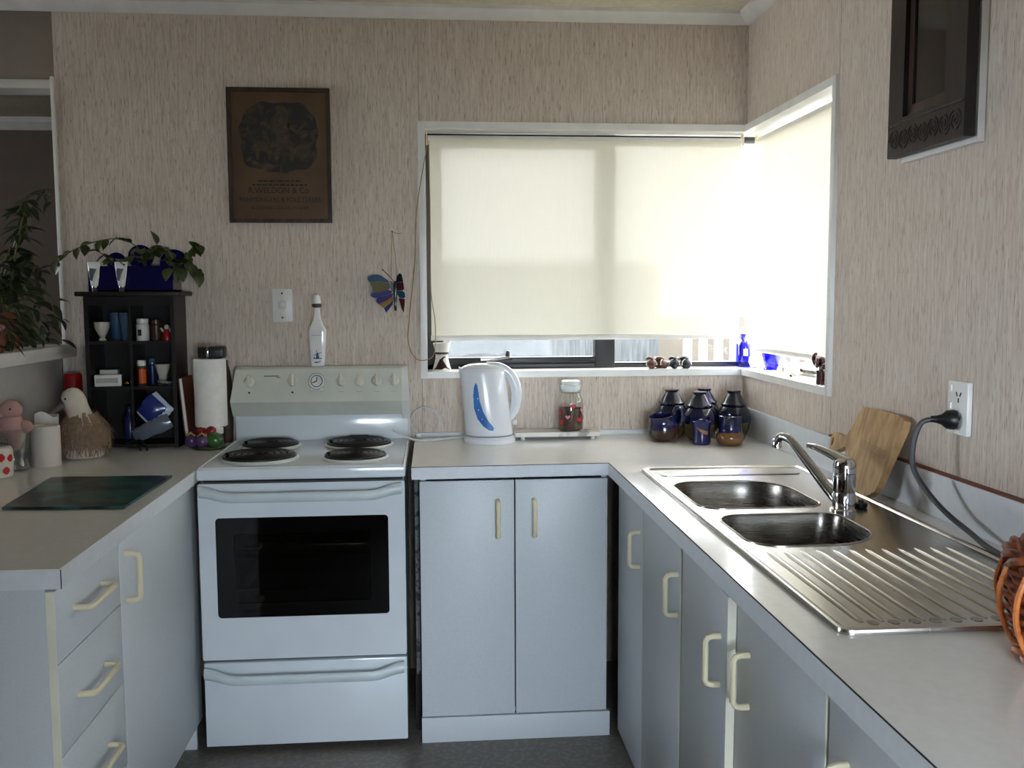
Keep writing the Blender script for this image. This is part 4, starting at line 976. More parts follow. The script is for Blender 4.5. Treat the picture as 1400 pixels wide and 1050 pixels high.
# ------------------------------------------------------------------ blue pottery in the corner
NAVY = '121638'; TAN = '6b5230'; BLK = '0c0e1c'
M['canister_glaze'] = zmat('canister_glaze', [(0, '5a4a2e'), (.062, '12153a'), (.10, '0e1330')], .16, .006, 40, vary=.25)
M['mug_glaze'] = zmat('mug_glaze', [(0, '7a5534'), (.046, '171c4e'), (.07, '14193f')], .14, .004, 50, vary=.2)
M['jug_glaze'] = zmat('jug_glaze', [(0, '40281e'), (.05, '171a44'), (.09, '14173a')], .14, .006, 30, vary=.15)
M['cup_glaze'] = mat('cup_navy_glaze', '191c56', .12, coat=.5, var=.1)
M['lid_glaze'] = mat('lid_navy_glaze', '0d1128', .2, coat=.4, var=.1)
def canister(x, y, s, label):
    t = thing('lidded_canister', label, 'canister', (x, y, HW), 'dark blue pottery canisters')
    pr_ = [(.040, 0), (.047, .006), (.060, .035), (.066, .070), (.064, .092), (.052, .112), (.046, .118)]
    bm_ = B().lathe([(r*s, z*1.03) for r, z in pr_], (0, 0, 0), 32); me = mesh_of(bm_, 'pot', 'canister_glaze', 50)
    o = bpy.data.objects.new('pot', me); COL.objects.link(o); o.parent = t
    bm_ = B().lathe([(r*s, z*1.03) for r, z in [(.044, .116), (.050, .119), (.051, .125), (.044, .130), (.034, .148), (.026, .158), (.0235, .163), (.0275, .168), (.0275, .172), (.012, .1725)]], (0, 0, 0), 32)
    o = bpy.data.objects.new('lid', mesh_of(bm_, 'lid', 'lid_glaze', 40)); COL.objects.link(o); o.parent = t
    return t
canister(-.300, -.085, .945, 'lidded blue canister at the back left, behind the tipped jug')
canister(-.222, -.185, .94, 'lidded blue canister in front, directly behind the small cup')
canister(-.170, -.066, .945, 'lidded blue canister at the back middle of the group')
canister(-.084, -.156, .94, 'lidded blue canister at the right, against the corner upstand')
def mugshape(name, label, cat, loc, prof, m, handle=None, rot=None):
    t = thing(name, label, cat, loc)
    o = bpy.data.objects.new('cup', mesh_of(B().lathe(prof, (0, 0, 0), 32), 'cup', m, 50)); COL.objects.link(o); o.parent = t
    if handle:
        h_ = bpy.data.objects.new('handle', mesh_of(B().tube(spl(handle, 6), .006, 10, flat=1.5, up=(0, 1, 0)), 'handle', 'navy')); COL.objects.link(h_); h_.parent = t
    if rot: t.rotation_euler = rot
    return t
cup = mugshape('pottery_cup', 'small dark blue pottery cup with tan mark in front of the canisters', 'cup', (-.243, -.288, HW), [(.030, 0), (.032, .003), (.0335, .012), (.030, .04), (.0315, .068), (.034, .082), (.0325, .083), (.029, .06), (.028, .01)], 'cup_glaze', [(.010, .031, .068), (.022, .052, .066), (.024, .058, .045), (.018, .045, .022), (.010, .031, .018)])
def csurf(u, v, lift):
    a = u/.031-PI/2; z0 = [(.0, .032), (.012, .0335), (.04, .030), (.068, .0315), (.09, .034)]
    for (za, ra), (zb, rb) in zip(z0[:-1], z0[1:]):
        if za <= v <= zb: r = ra+(rb-ra)*(v-za)/(zb-za); break
    return ((r+lift)*math.cos(a), (r+lift)*math.sin(a), v)
M['tan_print'] = mat('tan_slip', '9a6a36', .5, var=.3, scale=80)
d = bpy.data.objects.new('slip_mark', mesh_of(decal(csurf, [(-.024, .064), (-.018, .060), (.0, .053), (.016, .048), (.016, .040), (.010, .036), (-.004, .043), (-.016, .050)], .0012), 'slip_mark', 'tan_print')); COL.objects.link(d); d.parent = cup
mugshape('pottery_mug', 'round blue mug with ribbed tan base standing upright at the right front', 'mug', (-.148, -.318, HW), [(.034, 0), (.043, .006), (.050, .022), (.049, .036), (.041, .048), (.0385, .060), (.040, .096), (.0415, .104), (.039, .105), (.036, .07), (.036, .02)], 'mug_glaze')
mugshape('pottery_jug', 'brown and blue pottery jug with its handle turned up, leftmost of the pottery group', 'jug', (-.352, -.195, HW+.004), [(.034, 0), (.048, .006), (.057, .025), (.057, .045), (.050, .066), (.046, .078), (.0475, .092), (.045, .093), (.042, .075), (.046, .03)], 'jug_glaze', [(.042, -.01, .086), (.052, -.015, .112), (.066, -.02, .110), (.070, -.022, .08), (.058, -.018, .050)], (.10, -.16, 0))

# ------------------------------------------------------------------ things on the window sill
M['mug_cream'] = mat('cream_glaze', 'd9d4c6', .3); M['brown_glaze'] = mat('dark_brown_glaze', '2c1512', .3)
vx, vy = -1.158, .045
vs = thing('waisted_mug', 'cream waisted mug with brown animal figure at the left end of the sill', 'mug', (vx, vy, SZ))
vp = [(.034, 0), (.036, .004), (.031, .018), (.024, .045), (.0235, .060), (.029, .085), (.033, .104), (.031, .105), (.021, .06), (.02, .03)]
obj('cup', B().lathe(vp, (vx, vy, SZ), 28), 'mug_cream', vs, ang=60)
obj('band', B().lathe([(.0238, .062), (.0262, .064), (.0265, .070), (.0245, .072)], (vx, vy, SZ), 28), 'brown_glaze', vs)
def vsurf(u, v, lift):
    r = .03
    for (ra, za), (rb, zb) in zip(vp[1:6], vp[2:7]):
        if za <= v <= zb: r = ra+(rb-ra)*(v-za)/(zb-za); break
    a = u/.028-PI/2; return (vx+(r+lift)*math.cos(a), vy+(r+lift)*math.sin(a), SZ+v)
fig = [(-.030, .006), (-.022, .012), (-.016, .028), (-.010, .042), (0, .050), (.010, .056), (.018, .052), (.008, .048), (.004, .040), (.012, .028), (.018, .014), (.030, .006), (.022, .006), (.010, .012), (.0, .006), (-.014, .006)]
obj('animal_figure', decal(vsurf, fig, .0016, .0012), 'brown_glaze', vs)
# little moccasin ornaments: two brown, two black
def bootie(x, y, rz, m, label):
    t = thing('bootie_ornament', label, 'ornament', (x, y, SZ)); t.rotation_euler = (0, 0, rz)
    rings = [[(w*math.cos(a), yy, .0+zc+h_*math.sin(a)) for a in [2*PI*k/14 for k in range(14)]] for yy, w, h_, zc in ((-.032, .006, .006, .010), (-.027, .015, .013, .0135), (-.015, .0195, .017, .0175), (.0, .020, .020, .0205), (.012, .018, .019, .0195), (.022, .010, .012, .014))]
    o = bpy.data.objects.new('shoe', mesh_of(B().loft(rings), 'shoe', m, 60)); COL.objects.link(o); o.parent = t
    o = bpy.data.objects.new('cuff', mesh_of(B().tube([(.015*math.cos(a), .004+.014*math.sin(a), .038+.003*math.sin(2*a)) for a in [2*PI*k/20 for k in range(20)]], .006, 8, closed=True), 'cuff', m)); COL.objects.link(o); o.parent = t
    o = bpy.data.objects.new('white_seam', mesh_of(B().tube([(.0205*math.cos(a), -.017+.004*math.sin(a), .014+.0225*math.sin(a)) for a in [PI*k/14 for k in range(15)]], .0017, 6), 'white_seam', 'paper')); COL.objects.link(o); o.parent = t
M['brown_leather'] = mat('brown_leather', '5a392b', .5, var=.2, scale=60); M['black_leather'] = mat('black_leather', '17191b', .45, var=.2, scale=60)
bootie(-.352, .035, -.10, 'brown_leather', 'brown baby bootie ornament on the sill, leftmost of four')
bootie(-.314, .045, .75, 'brown_leather', 'brown baby bootie ornament turned sideways beside the other brown one')
bootie(-.262, .035, -.15, 'black_leather', 'black baby bootie ornament next to the brown pair')
bootie(-.219, .035, .20, 'black_leather', 'black baby bootie ornament, rightmost of four on the sill')
# blue bottle, white vase, blue pot
bo = thing('blue_bottle', 'square cobalt glass bottle with white tag at the window corner', 'bottle', (.025, .070, SZ))
obj('glass', B().loft([sqr(.025, .070, hx, hx, SZ+z, p) for hx, z, p in ((.022, 0, 7), (.025, .003, 7), (.025, .088, 7), (.020, .098, 4), (.010, .106, 2.2), (.010, .122, 2), (.0125, .124, 2), (.0125, .13, 2))]), 'cobalt', bo)
tg = obj('tag', B().box(.016, .034, .0435, .0445, SZ+.045, SZ+.072, .0004), 'tag_white', bo); obj('tag_string', B().tube([(.025, .044, SZ+.072), (.025, .052, SZ+.10), (.025, .058, SZ+.112)], .0012, 5), 'tag_white', bo)
obj('stopper', B().lathe([(.009, .128), (.014, .133), (.016, .142), (.010, .152)], (.025, .070, SZ), 14), 'white_ceramic', bo)
one('white_vase', 'small round white vase between the blue bottle and blue pot', 'vase', B().lathe([(.020, 0), (.030, .008), (.036, .024), (.034, .040), (.022, .052), (.012, .056), (.011, .075), (.014, .082), (.010, .083), (.008, .06)], (.062, .010, SZ), 24), 'white_ceramic', (.062, .010, SZ))
bp_ = thing('blue_pot', 'flared cobalt blue glass pot with foot on the right sill', 'pot', (.085, -.085, SZ))
obj('glass', B().lathe([(.034, 0), (.034, .004), (.026, .009), (.028, .014), (.038, .048), (.041, .068), (.039, .068), (.034, .045), (.024, .016)], (.085, -.085, SZ), 28), 'cobalt', bp_)
# orchid
oc = thing('white_flower', 'white artificial flower lying on the right sill beside the blue pot', 'flower', (.072, -.235, SZ))
for k_ in range(6):
    a = 2*PI*k_/6+.3; b = B(); c = Vector((.072, -.235, SZ+.026)); d_ = Vector((.25*math.sin(a), math.cos(a), .8*math.sin(a))).normalized(); s_ = d_.cross(Vector((1, 0, 0))).normalized()
    b.loft([[c+d_*t*.034+s_*(w*q)+Vector((-.006*t*abs(q)-.002, 0, 0)) for q in (-1, -.5, 0, .5, 1)] for t, w in ((.1, .004), (.4, .011), (.75, .013), (1.0, .004))], close=False)
    obj('petal', b, 'white_ceramic', oc)
obj('flower_stem', B().tube(spl([(.07, -.235, SZ+.02), (.06, -.26, SZ+.006), (.055, -.30, SZ+.004)], 5), .0022, 6), 'leaf', oc)
for dy in (.035, -.02):
    b = B(); b.loft([[(.08+w*q, -.235+dy+.03*t, SZ+.004+.02*t*(1 if dy > 0 else .4)) for q in (-1, 0, 1)] for t, w in ((0, .001), (.4, .007), (.8, .006), (1.1, .001))], close=False); obj('leaf', b, 'leaf', oc)
one('sea_shell', 'small pinkish cream shell on the right sill beside the flower', 'shell', B().ball((.070, -.345, SZ+.018), .018, 1, 1.3, 1, 14).ball((.066, -.372, SZ+.012), .012, 1, 1, 1, 12), mat('shell_pink', 'e3cdbd', .35, var=.1, scale=60), (.07, -.345, SZ))
one('dark_pebble', 'tiny dark pebble lying near the front of the right sill', 'pebble', B().ball((.026, -.425, SZ+.0055), .0065, 1, 1.3, .8, 10), 'black_plastic', (.026, -.425, SZ))
# elephant
M['maroon'] = mat('maroon_glaze', '3d1216', .2, coat=.5, var=.2, scale=40)
el = thing('elephant_ornament', 'small dark maroon elephant ornament at the near end of the right sill', 'ornament', (.030, -.705, SZ))
ex, ey = .030, -.705
b = B(); b.ball((ex, ey, SZ+.044), .027, .85, 1.15, .95, 18)
for dx in (-.014, .014):
    for dy in (-.018, .018): b.lathe([(.011, 0), (.0115, .006), (.0095, .03), (.012, .045)], (ex+dx, ey+dy, SZ), 12)
obj('body', b, 'maroon', el)
obj('head', B().ball((ex-.004, ey+.030, SZ+.066), .018, .9, 1, 1.05, 14), 'maroon', el)
obj('trunk', B().tube(spl([(ex-.006, ey+.044, SZ+.064), (ex-.010, ey+.058, SZ+.060), (ex-.014, ey+.066, SZ+.074), (ex-.014, ey+.060, SZ+.090), (ex-.013, ey+.050, SZ+.093)], 5), [.0085-.004*i/20 for i in range(21)], 8), 'maroon', el)
for s_ in (-1, 1): obj('ear', B().ball((ex-.004+.019*s_, ey+.020, SZ+.066), .015, .25, .9, 1.1, 12), 'maroon', el)
for s_ in (-1, 1): obj('tusk', B().tube([(ex-.006+.008*s_, ey+.043, SZ+.056), (ex-.008+.009*s_, ey+.055, SZ+.052)], [.0028, .001], 6), 'paper', el)

# ------------------------------------------------------------------ left worktop: dark glass board
one('glass_board', 'dark green marbled glass cutting board on the left worktop', 'cutting board', B().prism([(-2.262, -1.140), (-1.960, -1.160), (-1.955, -.748), (-2.300, -.735)], 'z', HW+.002, HW+.008), None or spotmat('dark_green_marbled_glass', '12282a', '2c5a55', 9, .45, .28), (-2.12, -.95, HW+.002))

# ------------------------------------------------------------------ spice rack with its contents
rx0, rx1, ry = -2.392, -2.088, -.165
rk = thing('spice_rack', 'small dark wooden shelf unit standing on the left worktop against the back wall', 'shelf unit', (-2.24, -.09, HW))
obj('side_panel', B().box(rx0, rx0+.014, ry, -.006, HW, 1.432), 'dark_wood', rk); obj('side_panel', B().box(rx1-.014, rx1, ry, -.006, HW, 1.432), 'dark_wood', rk)
obj('back_panel', B().box(rx0+.014, rx1-.014, -.014, -.006, HW, 1.432), 'dark_wood', rk)
obj('top_board', B().box(rx0-.022, rx1+.026, ry-.022, -.004, 1.432, 1.448, .004), 'dark_wood', rk)
obj('divider', B().box(-2.246, -2.236, ry+.004, -.014, HW+.02, 1.432), 'dark_wood', rk)
for z in (HW+.004, 1.108, 1.266): obj('shelf', B().box(rx0+.014, rx1-.014, ry+.002, -.014, z, z+.010), 'dark_wood', rk)
obj('top_rail', B().box(rx0+.014, rx1-.014, ry, ry+.012, 1.400, 1.432), 'dark_wood', rk)
Z1, Z2, Z3 = 1.276, 1.118, HW+.014
one('egg_cup', 'small white footed cup on the top left shelf of the dark rack', 'cup', B().lathe([(.010, 0), (.014, .002), (.008, .012), (.016, .026), (.025, .046), (.027, .066), (.025, .066), (.018, .03)], (-2.345, -.128, Z1), 20), 'mug_cream', (-2.345, -.128, Z1))
M['blue_glass'] = mat('pale_blue_glass', '4a6480', .15, coat=.4)
for x, y, lb in ((-2.318, -.058, 'pale blue tumbler behind the white egg cup on the rack'), (-2.274, -.092, 'pale blue tumbler against the middle divider of the rack')):
    one('blue_tumbler', lb, 'tumbler', B().lathe([(.015, 0), (.017, .003), (.026, .098), (.024, .098), (.015, .006)], (x, y, Z1), 20), 'blue_glass', (x, y, Z1))
def pill(x, y, z, r, h, label, bm_, cm_, lm=None, flag=False):
    t = thing('pill_bottle', label, 'bottle', (x, y, z))
    obj('container', B().lathe([(r*.95, 0), (r, .003), (r, h*.72), (r*.75, h*.77), (r*.75, h*.8)], (x, y, z), 20), bm_, t)
    obj('cap', B().lathe([(r*.92, h*.78), (r*.92, h*.97), (r*.8, h)], (x, y, z), 20), cm_, t)
    if lm:
        def sf(u, v, lift):
            a = u/r-PI/2; return (x+(r+lift)*math.cos(a), y+(r+lift)*math.sin(a), z+v)
        obj('paper_label', decal(sf, [(-r*1.3 if not flag else -.004, h*.1), (r*1.3, h*.1), (r*1.3, h*.66), (-r*1.3 if not flag else -.004, h*.66)], .004), lm, t)
    return t
M['orange_label'] = mat('orange_label', 'e0581c', .5); M['brown_bottle'] = mat('brown_bottle_plastic', '4a2d1e', .3); M['blue_dark'] = mat('dark_blue_plastic', '1b2450', .3)
p = pill(-2.208, -.125, Z1, .022, .078, 'white pill bottle with small black square on the top right shelf', 'white_plastic', 'white_plastic')
obj('black_square_print', B().box(-2.218, -2.206, -.1485, -.1465, Z1+.018, Z1+.040), 'black_plastic', p)
pill(-2.166, -.110, Z1, .018, .074, 'brown bottle beside the white pill bottle on the rack', 'brown_bottle', 'brown_bottle')
sn = thing('red_figurine', 'small red and white figurine at the right of the top shelf', 'figurine', (-2.128, -.115, Z1))
obj('body', B().lathe([(.017, 0), (.018, .01), (.012, .034), (.009, .04)], (-2.128, -.115, Z1), 14), 'red_plastic', sn); obj('head', B().ball((-2.128, -.115, Z1+.047), .010, seg=10), 'fuzzy_white', sn)
obj('arm', B().tube([(-2.138, -.118, Z1+.030), (-2.146, -.124, Z1+.044)], .004, 6), 'fuzzy_white', sn); obj('arm', B().tube([(-2.118, -.118, Z1+.030), (-2.110, -.124, Z1+.044)], .004, 6), 'fuzzy_white', sn)
def carton(x0, x1, y0, y1, z, h, label, m, em=None, rz=0):
    c = ((x0+x1)/2, (y0+y1)/2, z); t = thing('medicine_box', label, 'box', c)
    obj('carton', B().box(x0, x1, y0, y1, z, z+h, .001, rot=(0, 0, rz)), m, t)
    obj('end_flap', B().box(x0-.001, x0+.001, y0+.003, y1-.003, z+.002, z+h-.002, rot=(0, 0, rz), piv=c), em or m, t)
    obj('front_print', B().box(x0+.004, x1-.012, y0-.0008, y0+.001, z+h*.3, z+h*.72, rot=(0, 0, rz), piv=c), 'pony', t)
carton(-2.372, -2.285, -.150, -.118, Z2, .040, 'white medicine carton lying in front on the middle left shelf', 'white_plastic', None, .25)
carton(-2.372, -2.312, -.095, -.060, Z2, .054, 'red-ended white carton behind the other one on the shelf', 'paper', 'red_plastic', .1)
one('gold_ball', 'tiny gold bauble on the middle shelf of the rack', 'bauble', B().ball((-2.262, -.140, Z2+.009), .009, seg=14), mat('gold', 'b88a2c', .2, 1), (-2.262, -.140, Z2))
pill(-2.214, -.135, Z2, .0165, .090, 'amber pill bottle with orange label and white cap', 'brown_bottle', 'white_plastic', 'orange_label', True)
pill(-2.192, -.085, Z2, .014, .094, 'dark pill bottle with pale blue cap behind the orange-labelled one', 'blue_dark', 'blue_glass')
one('small_bowl', 'small grey white bowl on the middle right shelf', 'bowl', B().lathe([(.013, 0), (.016, .02), (.028, .060), (.026, .060), (.012, .02)], (-2.156, -.085, Z2+.012), 20).lathe([(.016, 0), (.014, .013)], (-2.156, -.085, Z2), 16), 'mug_cream', (-2.156, -.085, Z2))
def crumple(x0, x1, y, z0, z1, ang, c, amp=.006, n=12):
    b = B(); rows = []
    for i in range(n+1):
        u = i/n; row = []
        for k in range(13):
            a = 2*PI*k/12; ww = (z1-z0)/2*(1+.12*math.sin(5*u+k)); yy = .014*math.sin(PI*min(1, .15+u*.85))
            p_ = Vector((x0+(x1-x0)*u-(x0+x1)/2, yy*math.cos(a)*1.0, ww*math.sin(a)*(0.75+.25*math.sin(PI*u))))+Vector((0, random.uniform(-amp, amp)*.5, random.uniform(-amp, amp)*.6))
            row.append(p_)
        row[-1] = row[0]; rows.append([R3(q, (0, ang, 0))+Vector(((x0+x1)/2, y, (z0+z1)/2)) for q in row[:-1]])
    b.loft(rows); return b
one('foil_packet', 'crumpled shiny packet on the middle right shelf of the rack', 'packet', crumple(-2.158, -2.112, -.142, Z2+.001, Z2+.020, .2, 0, .002), mat('foil', '9a9ca2', .25, .8), (-2.135, -.142, Z2))
bgp = thing('napkin_packet', 'blue and white plastic packet tilted in the lower right of the rack', 'packet', (-2.165, -.150, Z3))
obj('wrapper', crumple(-2.215, -2.115, -.168, .985, 1.085, -.75, 0, .004), mat('clear_white_film', 'b9c4d4', .3, coat=.3), bgp)
obj('blue_print', crumple(-2.212, -2.135, -.175, .998, 1.082, -.80, 0, .002), mat('blue_film', '1b2f7c', .25, coat=.3), bgp)
one('plastic_bag', 'crumpled clear grey plastic bag hanging below the blue packet', 'bag', crumple(-2.240, -2.105, -.178, .942, 1.002, -.42, 0, .004), mat('grey_film', '5d6676', .25, coat=.4), (-2.17, -.178, .935))
tg_ = thing('black_tongs', 'black kitchen tongs lying at the foot of the rack', 'tongs', (-2.20, -.20, HW))
for dx in (0, .022): obj('tong_arm', B().tube(spl([(-2.262+dx, -.185, HW+.02), (-2.23+dx, -.20, HW+.032), (-2.205+dx, -.222, HW+.012), (-2.195+dx, -.245, HW+.005)], 5), .004, 6), 'black_plastic', tg_)
obj('tong_spring', B().tube([(-2.262, -.185, HW+.02), (-2.251, -.180, HW+.024), (-2.240, -.185, HW+.02)], .005, 6), 'black_plastic', tg_)
one('dark_blue_bottle', 'dark blue bottle standing in the lower left of the rack', 'bottle', B().lathe([(.020, 0), (.022, .004), (.022, .085), (.012, .10), (.010, .125), (.012, .13)], (-2.272, -.10, Z3), 18), 'blue_dark', (-2.272, -.10, Z3))

# things on top of the rack
RT = 1.448
pb = thing('blue_planter', 'rectangular cobalt blue glass planter on top of the dark rack', 'planter', (-2.235, -.09, RT))
obj('box', B().plate([(-2.378, -.148), (-2.092, -.148), (-2.092, -.035), (-2.378, -.035)], [[(-2.370, -.140), (-2.100, -.140), (-2.100, -.043), (-2.370, -.043)]], RT, RT+.088).box(-2.378, -2.092, -.148, -.035, RT, RT+.006), 'cobalt_dark', pb)
obj('soil', B().box(-2.371, -2.099, -.141, -.042, RT+.006, RT+.070), 'dark_gap', pb)
for x, r, z in ((-2.320, .034, 1.555), (-2.235, .044, 1.572), (-2.118, .050, 1.550)):
    nm = {-2.320: 'smallest round cobalt blue glass disc at the left behind the planter', -2.235: 'tallest round cobalt blue glass disc behind the middle of the planter', -2.118: 'largest round cobalt blue glass disc at the right end behind the planter'}[x]
    t = thing('glass_disc', nm, 'glass disc', (x, -.022, RT), None)
    obj('disc', B().prism([(x+r*math.cos(2*PI*k/36), z+r*math.sin(2*PI*k/36)) for k in range(36)], 'y', -.026, -.016), 'cobalt_dark', t)
    obj('stand', B().box(x-.012, x+.012, -.030, -.012, RT, z-r+.006, .002), 'cobalt_dark', t)
def tubecream(x, label):
    t = thing('cream_tube', label, 'tube', (x, -.160, RT))
    obj('cap', B().lathe([(.009, 0), (.009, .014), (.006, .016)], (x, -.160, RT), 14), 'black_plastic', t)
    rings = []
    for z, wx, wy in ((.015, .008, .008), (.022, .012, .011), (.05, .0165, .008), (.085, .0205, .003), (.092, .021, .0016), (.102, .021, .0016)):
        rings.append([(x+wx*math.cos(2*PI*k/20), -.160+wy*math.sin(2*PI*k/20), RT+z) for k in range(20)])
    obj('tube', B().loft(rings), 'white_ceramic', t)
    obj('collar', B().lathe([(.0095, .0145), (.0095, .019)], (x, -.160, RT), 14), 'chrome', t)
    obj('grey_print', B().prism([(x-.011, RT+.040), (x-.004, RT+.036), (x+.003, RT+.062), (x+.010, RT+.078), (x-.010, RT+.080), (x-.013, RT+.070)], 'y', -.1715, -.163), 'dial_blue', t)
tubecream(-2.353, 'small white cosmetic tube standing on its black cap, the left one')
tubecream(-2.262, 'small white cosmetic tube standing on its black cap, the right one')

# ------------------------------------------------------------------ plants
def leaf_mesh(name, L, Wd, m, heart_=False):
    b = B(); rows = []
    for i in range(7):
        t = i/6; w = Wd*(math.sin(PI*min(1, t*1.02+.02))**.8)*(1-.35*t) if not heart_ else Wd*(math.sin(PI*(t**.75)*.98+.02))
        rows.append([(w*q, L*t, -.18*L*t*t+abs(q)*w*.30) for q in (-1, -.5, 0, .5, 1)])
    b.loft(rows, close=False); return mesh_of(b, name, m, 80)
LM = {'a': leaf_mesh('leaf', .043, .0165, 'leaf', True), 'b': leaf_mesh('leaf', .060, .014, 'leaf_dark'), 'c': leaf_mesh('leaf', .085, .014, 'leaf_dark')}
def leaf(parent, me, p, d, roll=0, s=1.0):
    o = bpy.data.objects.new('leaf', me); COL.objects.link(o); o.parent = parent
    d = Vector(d).normalized(); up = Vector((0, 0, 1)); x = d.cross(up)
    x = x.normalized() if x.length > 1e-3 else Vector((1, 0, 0)); z = x.cross(d)
    m_ = Matrix((x, d, z)).transposed() @ Matrix.Rotation(roll, 3, 'Y')
    o.matrix_local = Matrix.Translation(Vector(p)-parent.location) @ m_.to_4x4() @ Matrix.Scale(s, 4)
    return o
vn = thing('trailing_vine', 'green trailing vine spilling over the blue planter on the rack', 'plant', (-2.235, -.09, RT+.07))
paths = [[(-2.20, -.09, 1.52), (-2.22, -.10, 1.60), (-2.28, -.11, 1.63), (-2.34, -.12, 1.625), (-2.40, -.13, 1.605), (-2.455, -.14, 1.575)],
         [(-2.20, -.09, 1.52), (-2.19, -.10, 1.585), (-2.16, -.10, 1.610), (-2.12, -.11, 1.595), (-2.10, -.12, 1.54)],
         [(-2.12, -.09, 1.52), (-2.085, -.10, 1.535), (-2.055, -.11, 1.565), (-2.035, -.115, 1.595), (-2.015, -.12, 1.610)],
         [(-2.11, -.10, 1.52), (-2.075, -.12, 1.535), (-2.05, -.13, 1.552), (-2.022, -.13, 1.535), (-2.01, -.13, 1.51)],
         [(-2.30, -.10, 1.52), (-2.32, -.11, 1.56), (-2.35, -.12, 1.59)]]
for pi_, q in enumerate(paths):
    sp_ = spl(q, 5); obj('stem', B().tube(sp_, .0018, 5), 'stem', vn)
    nn = len(sp_)
    for i in range(3, nn, 2):
        t = (sp_[min(i+1, nn-1)]-sp_[i-1]).normalized(); sd_ = random.choice((-1, 1))
        leaf(vn, LM['a'], sp_[i], t*.5+Vector((random.uniform(-.5, .5), -.45, sd_*.5-.45)), random.uniform(-.5, .5), random.uniform(.75, 1.15))
    leaf(vn, LM['a'], sp_[-1], (sp_[-1]-sp_[-3])+Vector((0, -.006, -.012)), 0, 1.15)
for i in range(26):
    leaf(vn, LM['a'], (-2.315+.0092*i, -.10-random.uniform(0, .05), 1.540+random.uniform(-.01, .055)), (random.uniform(-1, 1), -.7, random.uniform(-.5, .5)), random.uniform(-.6, .6), random.uniform(.8, 1.1))
for p_, d_ in (((-2.155, -.1, 1.612), (-.2, -.1, .9)), ((-2.085, -.13, 1.53), (.1, -.3, -1)), ((-2.07, -.13, 1.53), (.3, -.3, -1)), ((-2.10, -.15, 1.53), (-.3, -.6, -1)), ((-2.48, -.14, 1.555), (-.2, -.3, -1))):
    leaf(vn, LM['a'], p_, d_, random.uniform(-.4, .4), 1.2)
# big plant on the half wall
bgpl = thing('leafy_pot_plant', 'large dark leafy plant in a pot on the half wall shelf', 'plant', (-2.60, -.33, 1.260))
obj('pot', B().lathe([(.055, 0), (.070, .10), (.076, .102), (.076, .12), (.066, .12), (.062, .10)], (-2.60, -.33, 1.260), 24), 'terracotta', bgpl)
rnd = random.Random(11)
for k_ in range(15):
    a = rnd.uniform(0, 2*PI); top = Vector((-2.565+rnd.uniform(-.09, .055), -.27+rnd.uniform(-.30, .10), 1.45+rnd.uniform(.0, .36)))
    if k_ == 0: top = Vector((-2.53, -.10, 1.80))
    if k_ == 1: top = Vector((-2.56, -.16, 1.77))
    base = Vector((-2.60+.03*math.cos(a), -.33+.03*math.sin(a), 1.36)); mid = (base+top)/2+Vector((0, 0, .05))
    tip = top+Vector((rnd.uniform(-.03, .05), rnd.uniform(-.08, .08), -.05))
    sp_ = spl([base, mid, top, tip], 6); obj('stem', B().tube(sp_, .0028, 5), 'stem', bgpl)
    for i in range(3, len(sp_), 2):
        for s_ in (-1, 1):
            leaf(bgpl, LM['b' if rnd.random() < .6 else 'c'], sp_[i], (rnd.uniform(-.9, .9), rnd.uniform(-.9, .6), rnd.uniform(-.9, .35)), rnd.uniform(-.6, .6), rnd.uniform(.75, 1.15))
for k_ in range(150):                              # low foliage spilling over the shelf edge
    y = rnd.uniform(-.62, -.12); leaf(bgpl, LM['b'], (-2.475-rnd.uniform(0, .13), y, 1.275+rnd.uniform(0, .26)*rnd.uniform(.3, 1)), (rnd.uniform(.1, 1), rnd.uniform(-.6, .4), rnd.uniform(-.9, .1)), rnd.uniform(-.5, .5), rnd.uniform(.7, 1.1))
fp = thing('pink_flower_pot', 'small pot of pink flowers on the half wall shelf at the left edge', 'plant', (-2.52, -.56, 1.260))
obj('pot', B().lathe([(.026, 0), (.034, .045), (.037, .047), (.037, .055), (.03, .055)], (-2.52, -.56, 1.260), 18), 'terracotta', fp)
for i, (dx, dy, dz) in enumerate(((0, 0, .085), (.018, .012, .075), (-.015, -.016, .078), (.01, -.02, .09))):
    obj('stem', B().tube([(-2.52, -.56, 1.30), (-2.52+dx, -.56+dy, 1.260+dz)], .0015, 5), 'stem', fp); obj('bloom', B().ball((-2.52+dx, -.56+dy, 1.262+dz), .013, 1, 1, .7, 10), 'pink_print', fp)

# ------------------------------------------------------------------ paper towel stand, book, wood figure
px_, py_ = -1.976, -.150
ptw = thing('paper_towel_stand', 'white paper towel roll on a stand with painted vegetable base beside the stove', 'paper towel holder', (px_, py_, HW))
obj('base_plate', B().lathe([(.056, 0), (.058, .004), (.056, .010), (.05, .012)], (px_-.004, py_-.025, HW), 32, 1, 1.3), 'leaf_dark', ptw)
obj('rod', B().lathe([(.008, .010), (.008, .335)], (px_, py_, HW), 12), 'black_plastic', ptw)
obj('roll', B().lathe([(.020, .074), (.054, .074), (.0555, .078), (.0555, .308), (.054, .312), (.020, .312)], (px_, py_, HW), 36), 'paper', ptw)
obj('finial', B().box(px_-.034, px_+.055, py_-.030, py_+.030, HW+.315, HW+.355, .006), 'black_plastic', ptw)
obj('chrome_clip', B().box(px_-.004, px_+.004, py_-.033, py_+.033, HW+.314, HW+.358, .002), 'chrome', ptw)
M['aubergine'] = mat('aubergine_glaze', '4a2f5c', .25, coat=.4); M['tomato'] = mat('tomato_glaze', '8c1a1e', .2, coat=.4); M['pepper'] = mat('pepper_glaze', '2f5a26', .25, coat=.4); M['stalk'] = mat('yellow_stalk', 'a48a3c', .5)
